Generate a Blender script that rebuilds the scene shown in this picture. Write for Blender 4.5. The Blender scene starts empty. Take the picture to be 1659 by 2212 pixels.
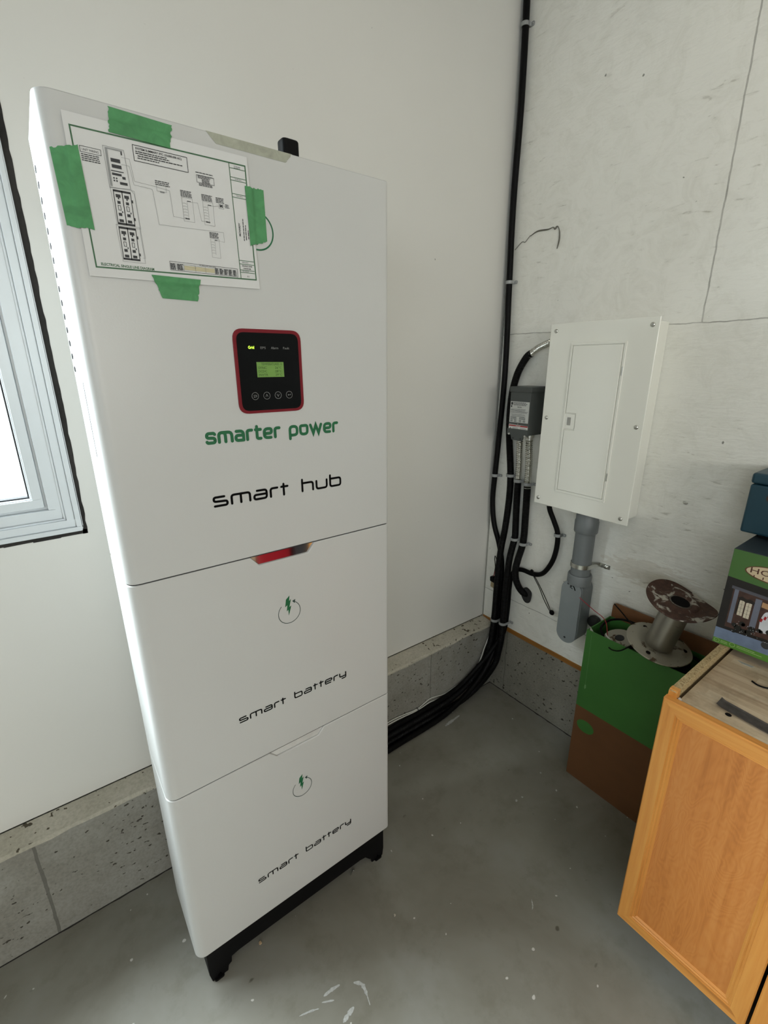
import bpy, bmesh, math, random
from mathutils import Vector, Matrix
random.seed(7)
PI = math.pi
C = bpy.context.scene.collection
scene = bpy.context.scene

# ------------------------------------------------------------------ camera
CAM = Vector((-1.6479, -1.3782, 1.5725))
YAW, PITCH, ROLL = math.radians(36.6509), math.radians(-17.6619), math.radians(-0.2107)
fwd = Vector((math.sin(YAW)*math.cos(PITCH), math.cos(YAW)*math.cos(PITCH), math.sin(PITCH)))
rgt = Vector((math.cos(YAW), -math.sin(YAW), 0))
up = rgt.cross(fwd)
r2 = math.cos(ROLL)*rgt + math.sin(ROLL)*up
u2 = -math.sin(ROLL)*rgt + math.cos(ROLL)*up
cd = bpy.data.cameras.new('camera')
cd.sensor_fit = 'HORIZONTAL'; cd.sensor_width = 36.0
cd.lens = 1002.04/1659*36.0
cd.clip_start = 0.02
cam = bpy.data.objects.new('camera', cd); C.objects.link(cam)
M3 = Matrix((r2, u2, -fwd)).transposed()
cam.matrix_world = Matrix.Translation(CAM) @ M3.to_4x4()
scene.camera = cam

# ------------------------------------------------------------------ world, lights, exposure
scene.view_settings.view_transform = 'Standard'
scene.view_settings.look = 'None'
scene.view_settings.gamma = 1.0
scene.view_settings.use_curve_mapping = False
scene.view_settings.exposure = 0.0

w = bpy.data.worlds.new('daylight'); scene.world = w; w.use_nodes = True
nt = w.node_tree; nt.nodes.clear()
bg = nt.nodes.new('ShaderNodeBackground'); wo = nt.nodes.new('ShaderNodeOutputWorld')
bg.inputs['Color'].default_value = (0.92, 0.97, 1.0, 1); bg.inputs['Strength'].default_value = 3.0
nt.links.new(bg.outputs[0], wo.inputs[0])

def area(name, loc, rot, sx, sy, power, col):
    l = bpy.data.lights.new(name, 'AREA'); l.shape = 'RECTANGLE'; l.size = sx; l.size_y = sy
    l.energy = power; l.color = col
    o = bpy.data.objects.new(name, l); C.objects.link(o); o.location = loc; o.rotation_euler = rot
    return o
# daylight through the wide window of the left wall, the garage door glazing in front, and a warm ceiling lamp
area('daylight_left', (-4.13, -3.3, 1.9), (0, -PI/2, 0), 1.1, 2.3, 24, (0.86, 0.94, 1.0))
area('daylight_front', (-2.4, -5.12, 1.85), (PI/2, 0, 0), 2.4, .75, 50, (1.0, 0.955, 0.86))
area('daylight_back', (-2.80, 0.85, 2.55), (-PI/2+.72, 0, 0), 2.3, 1.3, 560, (0.88, 0.96, 1.0))

area('ceiling_lamp', (-.75, -1.45, 2.93), (0, 0, 0), .25, 1.2, 4.5, (1.0, 0.93, 0.80))

# ------------------------------------------------------------------ mesh helpers
class MB:
    def __init__(s): s.v = []; s.f = []; s.sm = []
    def add(s, vs, fs, smooth=False):
        o = len(s.v); s.v += [tuple(v) for v in vs]
        for f in fs: s.f.append([i+o for i in f]); s.sm.append(smooth)
    def box(s, x0, x1, y0, y1, z0, z1):
        if x0 > x1: x0, x1 = x1, x0
        if y0 > y1: y0, y1 = y1, y0
        if z0 > z1: z0, z1 = z1, z0
        vs = [(x0,y0,z0),(x1,y0,z0),(x1,y1,z0),(x0,y1,z0),(x0,y0,z1),(x1,y0,z1),(x1,y1,z1),(x0,y1,z1)]
        s.add(vs, [(0,3,2,1),(4,5,6,7),(0,1,5,4),(1,2,6,5),(2,3,7,6),(3,0,4,7)]); return s
    def prism(s, pts, a, b, frame='xz'):
        # polygon pts in a plane extruded from a to b along the third axis
        n = len(pts)
        def m(p, t):
            return {'xz': (p[0], t, p[1]), 'yz': (t, p[0], p[1]), 'xy': (p[0], p[1], t)}[frame]
        vs = [m(p, a) for p in pts] + [m(p, b) for p in pts]
        fs = [tuple(range(n)), tuple(range(2*n-1, n-1, -1))]
        for i in range(n): j = (i+1) % n; fs.append((i, i+n, j+n, j))
        s.add(vs, fs); return s
    def tube(s, path, r, seg=14, corr=None, cap=True, closed=False):
        P = [Vector(p) for p in path]; n = len(P)
        rings = []; T0 = None; N = None; L = 0
        for i in range(n):
            if closed: t = (P[(i+1) % n]-P[i-1]).normalized()
            else: t = (P[min(i+1, n-1)]-P[max(i-1, 0)]).normalized()
            if N is None:
                N = t.orthogonal().normalized()
            else:
                N = (N - t*N.dot(t)).normalized()
                L += (P[i]-P[i-1]).length
            B = t.cross(N)
            rr = r(i/(n-1)) if callable(r) else r
            if corr: rr += corr[1]*math.sin(2*PI*L/corr[0])
            rings.append([P[i] + rr*(math.cos(2*PI*k/seg)*N + math.sin(2*PI*k/seg)*B) for k in range(seg)])
        vs = [v for R in rings for v in R]; fs = []
        m = n if closed else n-1
        for i in range(m):
            a = i*seg; b = ((i+1) % n)*seg
            for k in range(seg):
                l = (k+1) % seg; fs.append((a+k, a+l, b+l, b+k))
        s.add(vs, fs, True)
        if cap and not closed:
            s.add(rings[0], [tuple(range(seg-1, -1, -1))]); s.add(rings[-1], [tuple(range(seg))])
        return s
    def lathe(s, prof, origin, axis=(0,0,1), seg=40, smooth=True, close=False):
        ax = Vector(axis).normalized(); N = ax.orthogonal().normalized(); B = ax.cross(N); O = Vector(origin)
        vs = []
        for (r, h) in prof:
            for k in range(seg):
                a = 2*PI*k/seg; vs.append(O + ax*h + r*(math.cos(a)*N + math.sin(a)*B))
        fs = []
        m = len(prof)
        for i in range(m if close else m-1):
            j = (i+1) % m
            for k in range(seg):
                l = (k+1) % seg; fs.append((i*seg+k, i*seg+l, j*seg+l, j*seg+k))
        s.add(vs, fs, smooth)
        if not close:
            s.add(vs[:seg], [tuple(range(seg-1, -1, -1))]); s.add(vs[-seg:], [tuple(range(seg))])
        return s

def root_loc(p):
    v = Vector((0,0,0))
    while p is not None: v += p.location; p = p.parent
    return v

def obj(name, mb, mat, parent=None, bevel=0, bseg=2, loc=None):
    base = root_loc(parent)
    if parent is None and loc is not None: base = Vector(loc)
    me = bpy.data.meshes.new(name)
    me.from_pydata([Vector(v)-base for v in mb.v], [], mb.f); me.update()
    bm = bmesh.new(); bm.from_mesh(me)
    bmesh.ops.remove_doubles(bm, verts=bm.verts, dist=1e-6)
    bmesh.ops.recalc_face_normals(bm, faces=bm.faces)
    bm.to_mesh(me); bm.free()
    if any(mb.sm):
        me.polygons.foreach_set('use_smooth', [True]*len(me.polygons))
        try: me.set_sharp_from_angle(angle=math.radians(40))
        except Exception: pass
    me.materials.append(mat)
    o = bpy.data.objects.new(name, me); C.objects.link(o)
    if parent is not None: o.parent = parent
    else: o.location = base
    if bevel:
        md = o.modifiers.new('bevel', 'BEVEL'); md.width = bevel; md.segments = bseg; md.limit_method = 'ANGLE'
        md.angle_limit = math.radians(40); md.harden_normals = False
    return o

def tag(o, label=None, cat=None, group=None, kind=None):
    if label: o['label'] = label
    if cat: o['category'] = cat
    if group: o['group'] = group
    if kind: o['kind'] = kind
    return o

def thing(name, loc, label, cat, group=None):
    o = bpy.data.objects.new(name, None); C.objects.link(o); o.location = loc; o.empty_display_size = 0.05
    return tag(o, label, cat, group)

def smooth_path(P, n=8, closed=False):
    P = [Vector(p) for p in P]; out = []
    m = len(P)
    rng = range(m) if closed else range(m-1)
    for i in rng:
        if closed: p0, p1, p2, p3 = P[i-1], P[i], P[(i+1) % m], P[(i+2) % m]
        else: p0, p1, p2, p3 = P[max(i-1, 0)], P[i], P[i+1], P[min(i+2, m-1)]
        for k in range(n):
            t = k/n
            out.append(0.5*((2*p1)+(-p0+p2)*t+(2*p0-5*p1+4*p2-p3)*t*t+(-p0+3*p1-3*p2+p3)*t**3))
    if not closed: out.append(P[-1])
    return out

def even_path(P, step):
    out = [P[0]]; acc = 0
    for a, b in zip(P, P[1:]):
        L = (b-a).length; d = step-acc
        while d <= L:
            out.append(a+(b-a)*(d/L)); d += step
        acc = L-(d-step)
    out.append(P[-1]); return out

# flat print on a surface: 2D shapes mapped by (origin, ux, uy), lifted along the normal
class Print(MB):
    def __init__(s, O, ux, uy):
        super().__init__(); s.O = Vector(O); s.ux = Vector(ux); s.uy = Vector(uy)
    def m(s, p): return s.O + s.ux*p[0] + s.uy*p[1]
    def poly(s, pts): s.add([s.m(p) for p in pts], [tuple(range(len(pts)))]); return s
    def rect(s, x0, y0, x1, y1): return s.poly([(x0,y0),(x1,y0),(x1,y1),(x0,y1)])
    def line(s, pts, w, closed=False, taper=False):
        P = [Vector((p[0], p[1])) for p in pts]; n = len(P); L = []; R = []
        for i in range(n):
            if closed: a = (P[i]-P[i-1]); b = (P[(i+1) % n]-P[i])
            else:
                a = (P[i]-P[i-1]) if i > 0 else (P[1]-P[0]); b = (P[i+1]-P[i]) if i < n-1 else (P[-1]-P[-2])
            a = a.normalized() if a.length > 1e-9 else b.normalized(); b = b.normalized() if b.length > 1e-9 else a
            t = (a+b); t = t.normalized() if t.length > 1e-6 else a
            nn = Vector((-t.y, t.x)); c = max(0.35, nn.dot(Vector((-a.y, a.x))))
            h = w/2/c
            L.append(P[i]+nn*h); R.append(P[i]-nn*h)
        o = len(s.v); s.v += [tuple(s.m(p)) for p in L] + [tuple(s.m(p)) for p in R]
        m = n if closed else n-1
        for i in range(m):
            j = (i+1) % n; s.f.append([o+n+i, o+n+j, o+j, o+i]); s.sm.append(False)
        return s
    def cap(s, p, r, k=10):
        return s.poly([(p[0]+r*math.cos(2*PI*i/k), p[1]+r*math.sin(2*PI*i/k)) for i in range(k)])
    def frame(s, x0, y0, x1, y1, w): return s.line([(x0,y0),(x1,y0),(x1,y1),(x0,y1)], w, True)
    def arc(s, c, r, a0, a1, w, k=40):
        return s.line([(c[0]+r*math.cos(math.radians(a0+(a1-a0)*i/k)), c[1]+r*math.sin(math.radians(a0+(a1-a0)*i/k))) for i in range(k+1)], w)
    def text(s, body, x, y, size, align='LEFT', width=None, rot=0, bold=0):
        cu = bpy.data.curves.new('tmp', 'FONT'); cu.body = body; cu.size = 1; cu.resolution_u = 2; cu.offset = bold
        to = bpy.data.objects.new('tmp', cu); C.objects.link(to)
        dg = bpy.context.evaluated_depsgraph_get(); me = bpy.data.meshes.new_from_object(to.evaluated_get(dg))
        vs = [(v.co.x, v.co.y) for v in me.vertices]; fs = [tuple(p.vertices) for p in me.polygons]
        bpy.data.objects.remove(to); bpy.data.curves.remove(cu); bpy.data.meshes.remove(me)
        if not vs: return s
        xa = min(v[0] for v in vs); xb = max(v[0] for v in vs)
        kx = size if width is None else width/(xb-xa)
        off = 0 if align == 'LEFT' else (-(xb-xa)/2*kx)
        c, sn = math.cos(rot), math.sin(rot)
        pts = []
        for a, b in vs:
            px = (a-xa)*kx+off; py = b*size
            pts.append(s.m((x+px*c-py*sn, y+px*sn+py*c)))
        s.add(pts, fs); return s
    def greek(s, x, y, wd, n, pitch, h, rag=0.25, cell=None):
        # rows of illegible small print: short word bars
        for i in range(n):
            xx = x; end = x+wd*(1-random.random()*rag)
            while xx < end:
                l = min(random.uniform(2.0, 5.0)*h, end-xx)
                s.rect(xx, y-i*pitch-h, xx+l, y-i*pitch); xx += l+h*0.5
        return s

def round_poly(pts, r, k=4):
    out = []; n = len(pts)
    for i in range(n):
        p = Vector(pts[i]); a = Vector(pts[i-1])-p; b = Vector(pts[(i+1) % n])-p
        d = min(r, a.length*0.49, b.length*0.49)
        p0 = p+a.normalized()*d; p2 = p+b.normalized()*d
        for j in range(k+1):
            t = j/k; out.append(tuple((1-t)**2*p0+2*t*(1-t)*p+t*t*p2))
    return out
def round_line(pts, r, k=4):
    out = [tuple(pts[0])]
    for i in range(1, len(pts)-1):
        p = Vector(pts[i]); a = Vector(pts[i-1])-p; b = Vector(pts[i+1])-p
        d = min(r, a.length*0.5, b.length*0.5)
        p0 = p+a.normalized()*d; p2 = p+b.normalized()*d
        for j in range(k+1):
            t = j/k; out.append(tuple((1-t)**2*p0+2*t*(1-t)*p+t*t*p2))
    out.append(tuple(pts[-1])); return out

# stroke lettering (wide light face), unit = x-height
WIDE = {
 's': (1.45, [[(1.15,1),(.0,1),(.0,.53),(1.45,.47),(1.45,0),(.05,0)]]),
 'm': (2.1, [[(0,0),(0,1),(2.1,1),(2.1,0)], [(1.05,1),(1.05,0)]]),
 'a': (1.5, [[(.35,1),(1.5,1),(1.5,0),(0,0),(0,.52),(1.5,.52)]]),
 'r': (0.85, [[(0,0),(0,1),(.85,1)]]),
 't': (0.8, [[(.3,1.33),(.3,0)], [(0,1),(.8,1)]]),
 'h': (1.45, [[(0,1.45),(0,0)], [(0,1),(1.45,1),(1.45,0)]]),
 'u': (1.45, [[(0,1),(0,0),(1.45,0),(1.45,1)]]),
 'b': (1.5, [[(0,1.45),(0,0),(1.5,0),(1.5,1),(0,1)]]),
 'e': (1.45, [[(1.2,0),(0,0),(0,1),(1.45,1),(1.45,.5),(0,.5)]]),
 'y': (1.4, [[(0,1),(0,.15),(1.4,.15)], [(1.4,1),(1.4,-.38),(.5,-.38)]]),
}
DIN = {
 's': (.8, [[(.8,.88),(.72,1),(.05,1),(.0,.55),(.8,.48),(.8,0),(.08,0),(.0,.12)]]),
 'm': (1.3, [[(0,0),(0,1),(.65,1),(.65,0)], [(.4,1),(1.3,1),(1.3,0)]]),
 'a': (.8, [[(.08,1),(.8,1),(.8,0)], [(.8,.55),(0,.55),(0,0),(.8,0)]]),
 'r': (.5, [[(0,0),(0,1),(.5,1)]]),
 't': (.55, [[(.15,1.35),(.15,0),(.55,0)], [(0,1),(.55,1)]]),
 'e': (.8, [[(.72,0),(0,0),(0,1),(.8,1),(.8,.48),(0,.48)]]),
 'p': (.85, [[(0,-.4),(0,1),(.85,1),(.85,0),(0,0)]]),
 'o': (.85, [[(.42,1),(0,1),(0,0),(.85,0),(.85,1),(.42,1)]]),
 'w': (1.35, [[(0,1),(.34,0),(.675,.95),(1.01,0),(1.35,1)]]),
}
def strokes(pr, text, font, x, y, width, xh, w, gap, space, rad, word=None):
    wi = 0
    total = sum(font[c][0] if c != ' ' else space for c in text)+gap*(len(text)-1)
    kx = (width-w)/total; cx = x+w/2
    for c in text:
        if c == ' ': cx += (space+gap)*kx; wi += 1; continue
        wd, ls = font[c]
        for l in (ls if word in (None, wi) else []):
            q = [(cx+p[0]*kx, y+p[1]*xh) for p in l]
            if not (c == 'w'): q = round_line(q, rad)
            for k_ in (0, 1, 2):
                pr.O = pr.O+Vector((0, -2.5e-5, 0))
                if k_ == 0: pr.line(q, w)
                else: pr.cap(q[0 if k_ == 1 else -1], w/2)
        cx += (wd+gap)*kx

# ------------------------------------------------------------------ materials
def newmat(name):
    m = bpy.data.materials.new(name); m.use_nodes = True
    n = m.node_tree.nodes; return m, n, m.node_tree.links, n['Principled BSDF']
def rgb(c): return (c[0], c[1], c[2], 1)
def srgb(r, g, b):
    f = lambda c: (c/255/12.92) if c/255 <= .04045 else ((c/255+.055)/1.055)**2.4
    return (f(r), f(g), f(b))
def pos_node(n, l, scale=(1,1,1)):
    g = n.new('ShaderNodeNewGeometry'); mp = n.new('ShaderNodeMapping'); mp.inputs['Scale'].default_value = scale
    l.new(g.outputs['Position'], mp.inputs['Vector']); return mp.outputs[0]
def noise(n, l, vec, scale, detail=4, rough=.55, dist=0):
    t = n.new('ShaderNodeTexNoise'); t.inputs['Scale'].default_value = scale; t.inputs['Detail'].default_value = detail
    t.inputs['Roughness'].default_value = rough; t.inputs['Distortion'].default_value = dist
    l.new(vec, t.inputs['Vector']); return t.outputs['Fac']
def ramp(n, l, fac, stops):
    r = n.new('ShaderNodeValToRGB'); e = r.color_ramp.elements
    e[0].position, e[0].color = stops[0][0], rgb(stops[0][1]); e[1].position, e[1].color = stops[1][0], rgb(stops[1][1])
    for p, c in stops[2:]:
        x = e.new(p); x.color = rgb(c)
    l.new(fac, r.inputs[0]); return r.outputs[0]
def mixc(n, l, fac, a, b, mode='MIX'):
    m = n.new('ShaderNodeMix'); m.data_type = 'RGBA'; m.blend_type = mode
    if isinstance(fac, (int, float)): m.inputs[0].default_value = fac
    else: l.new(fac, m.inputs[0])
    for s, v in ((6, a), (7, b)):
        if isinstance(v, tuple): m.inputs[s].default_value = rgb(v)
        else: l.new(v, m.inputs[s])
    return m.outputs[2]
def math_(n, l, op, a, b=None, c=None):
    m = n.new('ShaderNodeMath'); m.operation = op
    for i, v in enumerate((a, b, c)):
        if v is None: continue
        if isinstance(v, (int, float)): m.inputs[i].default_value = v
        else: l.new(v, m.inputs[i])
    return m.outputs[0]
def bump(n, l, bs, h, strength, dist=0.002):
    b = n.new('ShaderNodeBump'); b.inputs['Strength'].default_value = strength; b.inputs['Distance'].default_value = dist
    l.new(h, b.inputs['Height']); l.new(b.outputs[0], bs.inputs['Normal']); return b
def simple(name, col, rough=.5, metal=0, var=.06, scale=30, bmp=0, bscale=200, spec=.5, coat=0):
    m, n, l, b = newmat(name)
    v = pos_node(n, l); f = noise(n, l, v, scale)
    c0 = tuple(max(0, x*(1-var)) for x in col); c1 = tuple(min(1, x*(1+var)) for x in col)
    l.new(ramp(n, l, f, [(.3, c0), (.7, c1)]), b.inputs['Base Color'])
    b.inputs['Roughness'].default_value = rough; b.inputs['Metallic'].default_value = metal
    b.inputs['Specular IOR Level'].default_value = spec; b.inputs['Coat Weight'].default_value = coat
    if bmp: bump(n, l, b, noise(n, l, v, bscale, 2), bmp, .001)
    return m

def mat_wall():
    m, n, l, b = newmat('smooth_painted_drywall'); v = pos_node(n, l)
    base = ramp(n, l, noise(n, l, v, 1.3, 3), [(.3, (.66,.655,.62)), (.7, (.69,.685,.65))])
    sp = ramp(n, l, noise(n, l, pos_node(n, l, (1,1,.6)), 55, 2, .4), [(.205, (.4,.4,.4)), (.225, (1,1,1))])
    sc = ramp(n, l, noise(n, l, pos_node(n, l, (9,9,26)), 3.1, 4, .6, 1.2), [(.20, (.72,.72,.70)), (.26, (1,1,1))])
    l.new(mixc(n, l, 1.0, mixc(n, l, 1.0, base, sp, 'MULTIPLY'), sc, 'MULTIPLY'), b.inputs['Base Color'])
    b.inputs['Roughness'].default_value = .62
    bump(n, l, b, noise(n, l, v, 160, 3), .12, .001); return m
def line_mask(n, l, coord, c, wd):
    d = math_(n, l, 'ABSOLUTE', math_(n, l, 'SUBTRACT', coord, c))
    return math_(n, l, 'LESS_THAN', d, wd)
def mat_osb():
    m, n, l, b = newmat('painted_strand_board'); v = pos_node(n, l)
    base = ramp(n, l, noise(n, l, v, 2.0, 4), [(.3, (.76,.755,.70)), (.7, (.82,.815,.76))])
    # flake relief: two stretched noises in different directions
    m1 = n.new('ShaderNodeMapping'); m1.inputs['Rotation'].default_value = (.5, 0, 0); m1.inputs['Scale'].default_value = (1, 9, 38)
    g = n.new('ShaderNodeNewGeometry'); l.new(g.outputs['Position'], m1.inputs['Vector'])
    m2 = n.new('ShaderNodeMapping'); m2.inputs['Rotation'].default_value = (-.35, 0, 0); m2.inputs['Scale'].default_value = (1, 8, 34)
    l.new(g.outputs['Position'], m2.inputs['Vector'])
    f1 = noise(n, l, m1.outputs[0], 1.6, 5, .6, .8); f2 = noise(n, l, m2.outputs[0], 2.3, 5, .6, .8)
    dirt = ramp(n, l, math_(n, l, 'MULTIPLY', f1, f2), [(.12, (.66,.65,.62)), (.15, (.93,.93,.92)), (.20, (1,1,1))])
    patch = noise(n, l, v, 1.7, 3, .5)
    pm = ramp(n, l, patch, [(.40, (0,0,0)), (.62, (1,1,1))])
    dm = mixc(n, l, pm, (1,1,1), dirt)
    col = mixc(n, l, 1.0, base, dm, 'MULTIPLY')
    mott = ramp(n, l, noise(n, l, v, 11, 6, .75, 1.5), [(.33, (.92,.918,.905)), (.55, (1,1,1))])
    col = mixc(n, l, 1.0, col, mott, 'MULTIPLY')
    spots = ramp(n, l, noise(n, l, v, 42, 1, .3), [(.175, (.3,.3,.28)), (.195, (1,1,1))])
    col = mixc(n, l, 1.0, col, spots, 'MULTIPLY')
    # brown rub stains beside the conduit
    sx = n.new('ShaderNodeSeparateXYZ'); l.new(g.outputs['Position'], sx.inputs[0])
    Y, Z = sx.outputs['Y'], sx.outputs['Z']
    dy = math_(n, l, 'DIVIDE', math_(n, l, 'ADD', Y, .74), .22); dz = math_(n, l, 'DIVIDE', math_(n, l, 'SUBTRACT', Z, .86), .07)
    rr = math_(n, l, 'ADD', math_(n, l, 'MULTIPLY', dy, dy), math_(n, l, 'MULTIPLY', dz, dz))
    blob = math_(n, l, 'MULTIPLY', math_(n, l, 'LESS_THAN', math_(n, l, 'ADD', rr, math_(n, l, 'MULTIPLY', f1, 2.6)), 1.75), .22)
    col = mixc(n, l, blob, col, (.42, .33, .22))
    # board joints
    wob = math_(n, l, 'MULTIPLY', math_(n, l, 'SUBTRACT', noise(n, l, v, 14, 3), .5), .010)
    Yw = math_(n, l, 'ADD', Y, wob); Zw = math_(n, l, 'ADD', Z, wob)
    jv = math_(n, l, 'MULTIPLY', line_mask(n, l, Yw, -.752, .0022), math_(n, l, 'GREATER_THAN', Z, 1.688))
    jh = line_mask(n, l, Zw, 1.688, .0016); jl = math_(n, l, 'MULTIPLY', line_mask(n, l, Zw, .514, .0016), math_(n, l, 'GREATER_THAN', noise(n, l, v, 9, 2), .42))
    j = math_(n, l, 'MAXIMUM', jv, math_(n, l, 'MAXIMUM', jh, jl))
    jf = math_(n, l, 'MULTIPLY', j, math_(n, l, 'ADD', math_(n, l, 'MULTIPLY', noise(n, l, v, 12, 3), 1.1), .0))
    col = mixc(n, l, jf, col, (.16, .15, .13))
    l.new(col, b.inputs['Base Color']); b.inputs['Roughness'].default_value = .6
    h = math_(n, l, 'ADD', f1, f2); h = math_(n, l, 'SUBTRACT', h, math_(n, l, 'MULTIPLY', j, .6))
    bump(n, l, b, h, .45, .0040); return m
def mat_concrete(name, c0, c1, joints=(), axis='X', pits=True):
    m, n, l, b = newmat(name); v = pos_node(n, l)
    base = ramp(n, l, noise(n, l, v, 7, 6, .65), [(.3, c0), (.7, c1)])
    fine = ramp(n, l, noise(n, l, v, 120, 3, .6), [(.3, (.80,.80,.80)), (.6, (1,1,1))])
    col = mixc(n, l, 1.0, base, fine, 'MULTIPLY')
    h = noise(n, l, v, 60, 5)
    if pits:
        p = noise(n, l, pos_node(n, l, (1, 1, 1.5)), 52, 2, .45)
        dens = noise(n, l, v, 4.5, 2)
        pp = math_(n, l, 'ADD', p, math_(n, l, 'MULTIPLY', math_(n, l, 'SUBTRACT', .5, dens), .28))
        col = mixc(n, l, 1.0, col, ramp(n, l, pp, [(.305, (.16,.14,.11)), (.335, (1,1,1))]), 'MULTIPLY')
        h = math_(n, l, 'ADD', h, math_(n, l, 'MULTIPLY', math_(n, l, 'GREATER_THAN', pp, .30), .8))
    if joints:
        g = n.new('ShaderNodeNewGeometry'); sx = n.new('ShaderNodeSeparateXYZ'); l.new(g.outputs['Position'], sx.inputs[0])
        cc = math_(n, l, 'ADD', sx.outputs[axis], math_(n, l, 'MULTIPLY', math_(n, l, 'SUBTRACT', noise(n, l, v, 12, 3), .5), .014))
        for jx, jw in joints:
            col = mixc(n, l, math_(n, l, 'MULTIPLY', line_mask(n, l, cc, jx, jw), .75), col, tuple(x*.45 for x in c0))
    l.new(col, b.inputs['Base Color']); b.inputs['Roughness'].default_value = .85
    bump(n, l, b, h, .35, .002); return m
def mat_floor():
    m, n, l, b = newmat('troweled_concrete_floor'); v = pos_node(n, l)
    base = ramp(n, l, noise(n, l, v, 2.2, 5, .6, .4), [(.25, (.165,.153,.118)), (.5, (.222,.213,.178)), (.75, (.275,.272,.248))])
    blot = ramp(n, l, noise(n, l, v, 9, 5, .7), [(.30, (.70,.68,.60)), (.48, (1,1,1))])
    col = mixc(n, l, .5, base, mixc(n, l, 1.0, base, blot, 'MULTIPLY'))
    chips = ramp(n, l, noise(n, l, v, 46, 1, .2), [(.795, (0,0,0)), (.81, (1,1,1))])
    col = mixc(n, l, chips, col, (.55,.53,.49))
    dk = ramp(n, l, noise(n, l, pos_node(n, l, (1,1.6,1)), 21, 2, .3), [(.19, (.45,.43,.38)), (.235, (1,1,1))])
    col = mixc(n, l, 1.0, col, dk, 'MULTIPLY')
    l.new(col, b.inputs['Base Color'])
    l.new(ramp(n, l, noise(n, l, v, 5, 4), [(.3, (.42,.42,.42)), (.7, (.62,.62,.62))]), b.inputs['Roughness'])
    b.inputs['Specular IOR Level'].default_value = .4
    bump(n, l, b, noise(n, l, v, 45, 4), .08, .002); return m
def mat_oak(name, axis='Z', cathedral=False, tint=1.0):
    m, n, l, b = newmat(name)
    sc = {'Z': (60, 60, 2.6), 'Y': (60, 2.6, 60)}[axis]
    v = pos_node(n, l, sc)
    f = noise(n, l, v, 1.0, 5, .6, .3)
    if cathedral:
        v2 = pos_node(n, l, (1, 5.5, 1.7)); f2 = noise(n, l, v2, 2.0, 3, .5, .6)
        ring = math_(n, l, 'FRACT', math_(n, l, 'MULTIPLY', f2, 26)); ring = math_(n, l, 'ABSOLUTE', math_(n, l, 'SUBTRACT', ring, .5))
        f = math_(n, l, 'ADD', math_(n, l, 'MULTIPLY', f, .85), math_(n, l, 'MULTIPLY', ring, .24))
    t = tint
    if cathedral: stops = [(.22, (.40*t,.130*t,.022*t)), (.45, (.53*t,.190*t,.038*t)), (.70, (.60*t,.245*t,.060*t))]
    else: stops = [(.28, (.38*t,.135*t,.022*t)), (.42, (.60*t,.240*t,.045*t)), (.72, (.70*t,.33*t,.075*t))]
    l.new(ramp(n, l, f, stops), b.inputs['Base Color'])
    b.inputs['Roughness'].default_value = .38; b.inputs['Coat Weight'].default_value = .15; b.inputs['Coat Roughness'].default_value = .3
    bump(n, l, b, f, .06, .001); return m
def mat_butcher():
    m, n, l, b = newmat('worn_butcher_block_laminate')
    g = n.new('ShaderNodeNewGeometry'); sx = n.new('ShaderNodeSeparateXYZ'); l.new(g.outputs['Position'], sx.inputs[0])
    row = math_(n, l, 'FLOOR', math_(n, l, 'DIVIDE', sx.outputs['X'], .024))
    seg = math_(n, l, 'FLOOR', math_(n, l, 'ADD', math_(n, l, 'DIVIDE', sx.outputs['Y'], .26), math_(n, l, 'MULTIPLY', row, .37)))
    wn = n.new('ShaderNodeTexWhiteNoise'); wn.noise_dimensions = '2D'
    cb = n.new('ShaderNodeCombineXYZ'); l.new(row, cb.inputs[0]); l.new(seg, cb.inputs[1]); l.new(cb.outputs[0], wn.inputs['Vector'])
    gr = noise(n, l, pos_node(n, l, (55, 4, 1)), 1.4, 5, .6, .5)
    f = math_(n, l, 'ADD', math_(n, l, 'MULTIPLY', wn.outputs['Value'], .45), math_(n, l, 'MULTIPLY', gr, .55))
    col = ramp(n, l, f, [(.18, (.34,.235,.145)), (.5, (.54,.42,.285)), (.85, (.70,.60,.45))])
    st = ramp(n, l, noise(n, l, pos_node(n, l), 8, 5, .7), [(.33, (.62,.62,.60)), (.55, (1,1,1))])
    l.new(mixc(n, l, 1.0, col, st, 'MULTIPLY'), b.inputs['Base Color']); b.inputs['Roughness'].default_value = .5; return m
def mat_particle():
    m, n, l, b = newmat('raw_particle_board'); v = pos_node(n, l)
    f = noise(n, l, v, 260, 3, .7)
    l.new(ramp(n, l, f, [(.33, (.13,.075,.03)), (.46, (.40,.29,.14)), (.7, (.56,.45,.26))]), b.inputs['Base Color'])
    b.inputs['Roughness'].default_value = .9; bump(n, l, b, f, .3, .001); return m
def mat_rust(name, bare, rust, thr, metal=.8):
    m, n, l, b = newmat(name); v = pos_node(n, l)
    f = noise(n, l, v, 19, 6, .65, .6); k = ramp(n, l, f, [(thr, (0,0,0)), (thr+.05, (1,1,1))])
    r2_ = ramp(n, l, noise(n, l, v, 60, 4, .7), [(.3, tuple(x*.45 for x in rust)), (.7, rust)])
    l.new(mixc(n, l, k, bare, r2_), b.inputs['Base Color'])
    l.new(ramp(n, l, f, [(thr, (metal,)*3), (thr+.05, (.05,)*3)]), b.inputs['Metallic'])
    l.new(ramp(n, l, f, [(thr, (.36,)*3), (thr+.05, (.8,)*3)]), b.inputs['Roughness'])
    bump(n, l, b, f, .2, .002); return m
def mat_tape(name, col):
    m, n, l, b = newmat(name); v = pos_node(n, l)
    f = noise(n, l, v, 38, 4, .6, .8)
    l.new(ramp(n, l, f, [(.3, tuple(x*.8 for x in col)), (.7, tuple(x*1.15 for x in col))]), b.inputs['Base Color'])
    b.inputs['Roughness'].default_value = .75
    bump(n, l, b, noise(n, l, v, 300, 3), .25, .0006); return m
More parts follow.
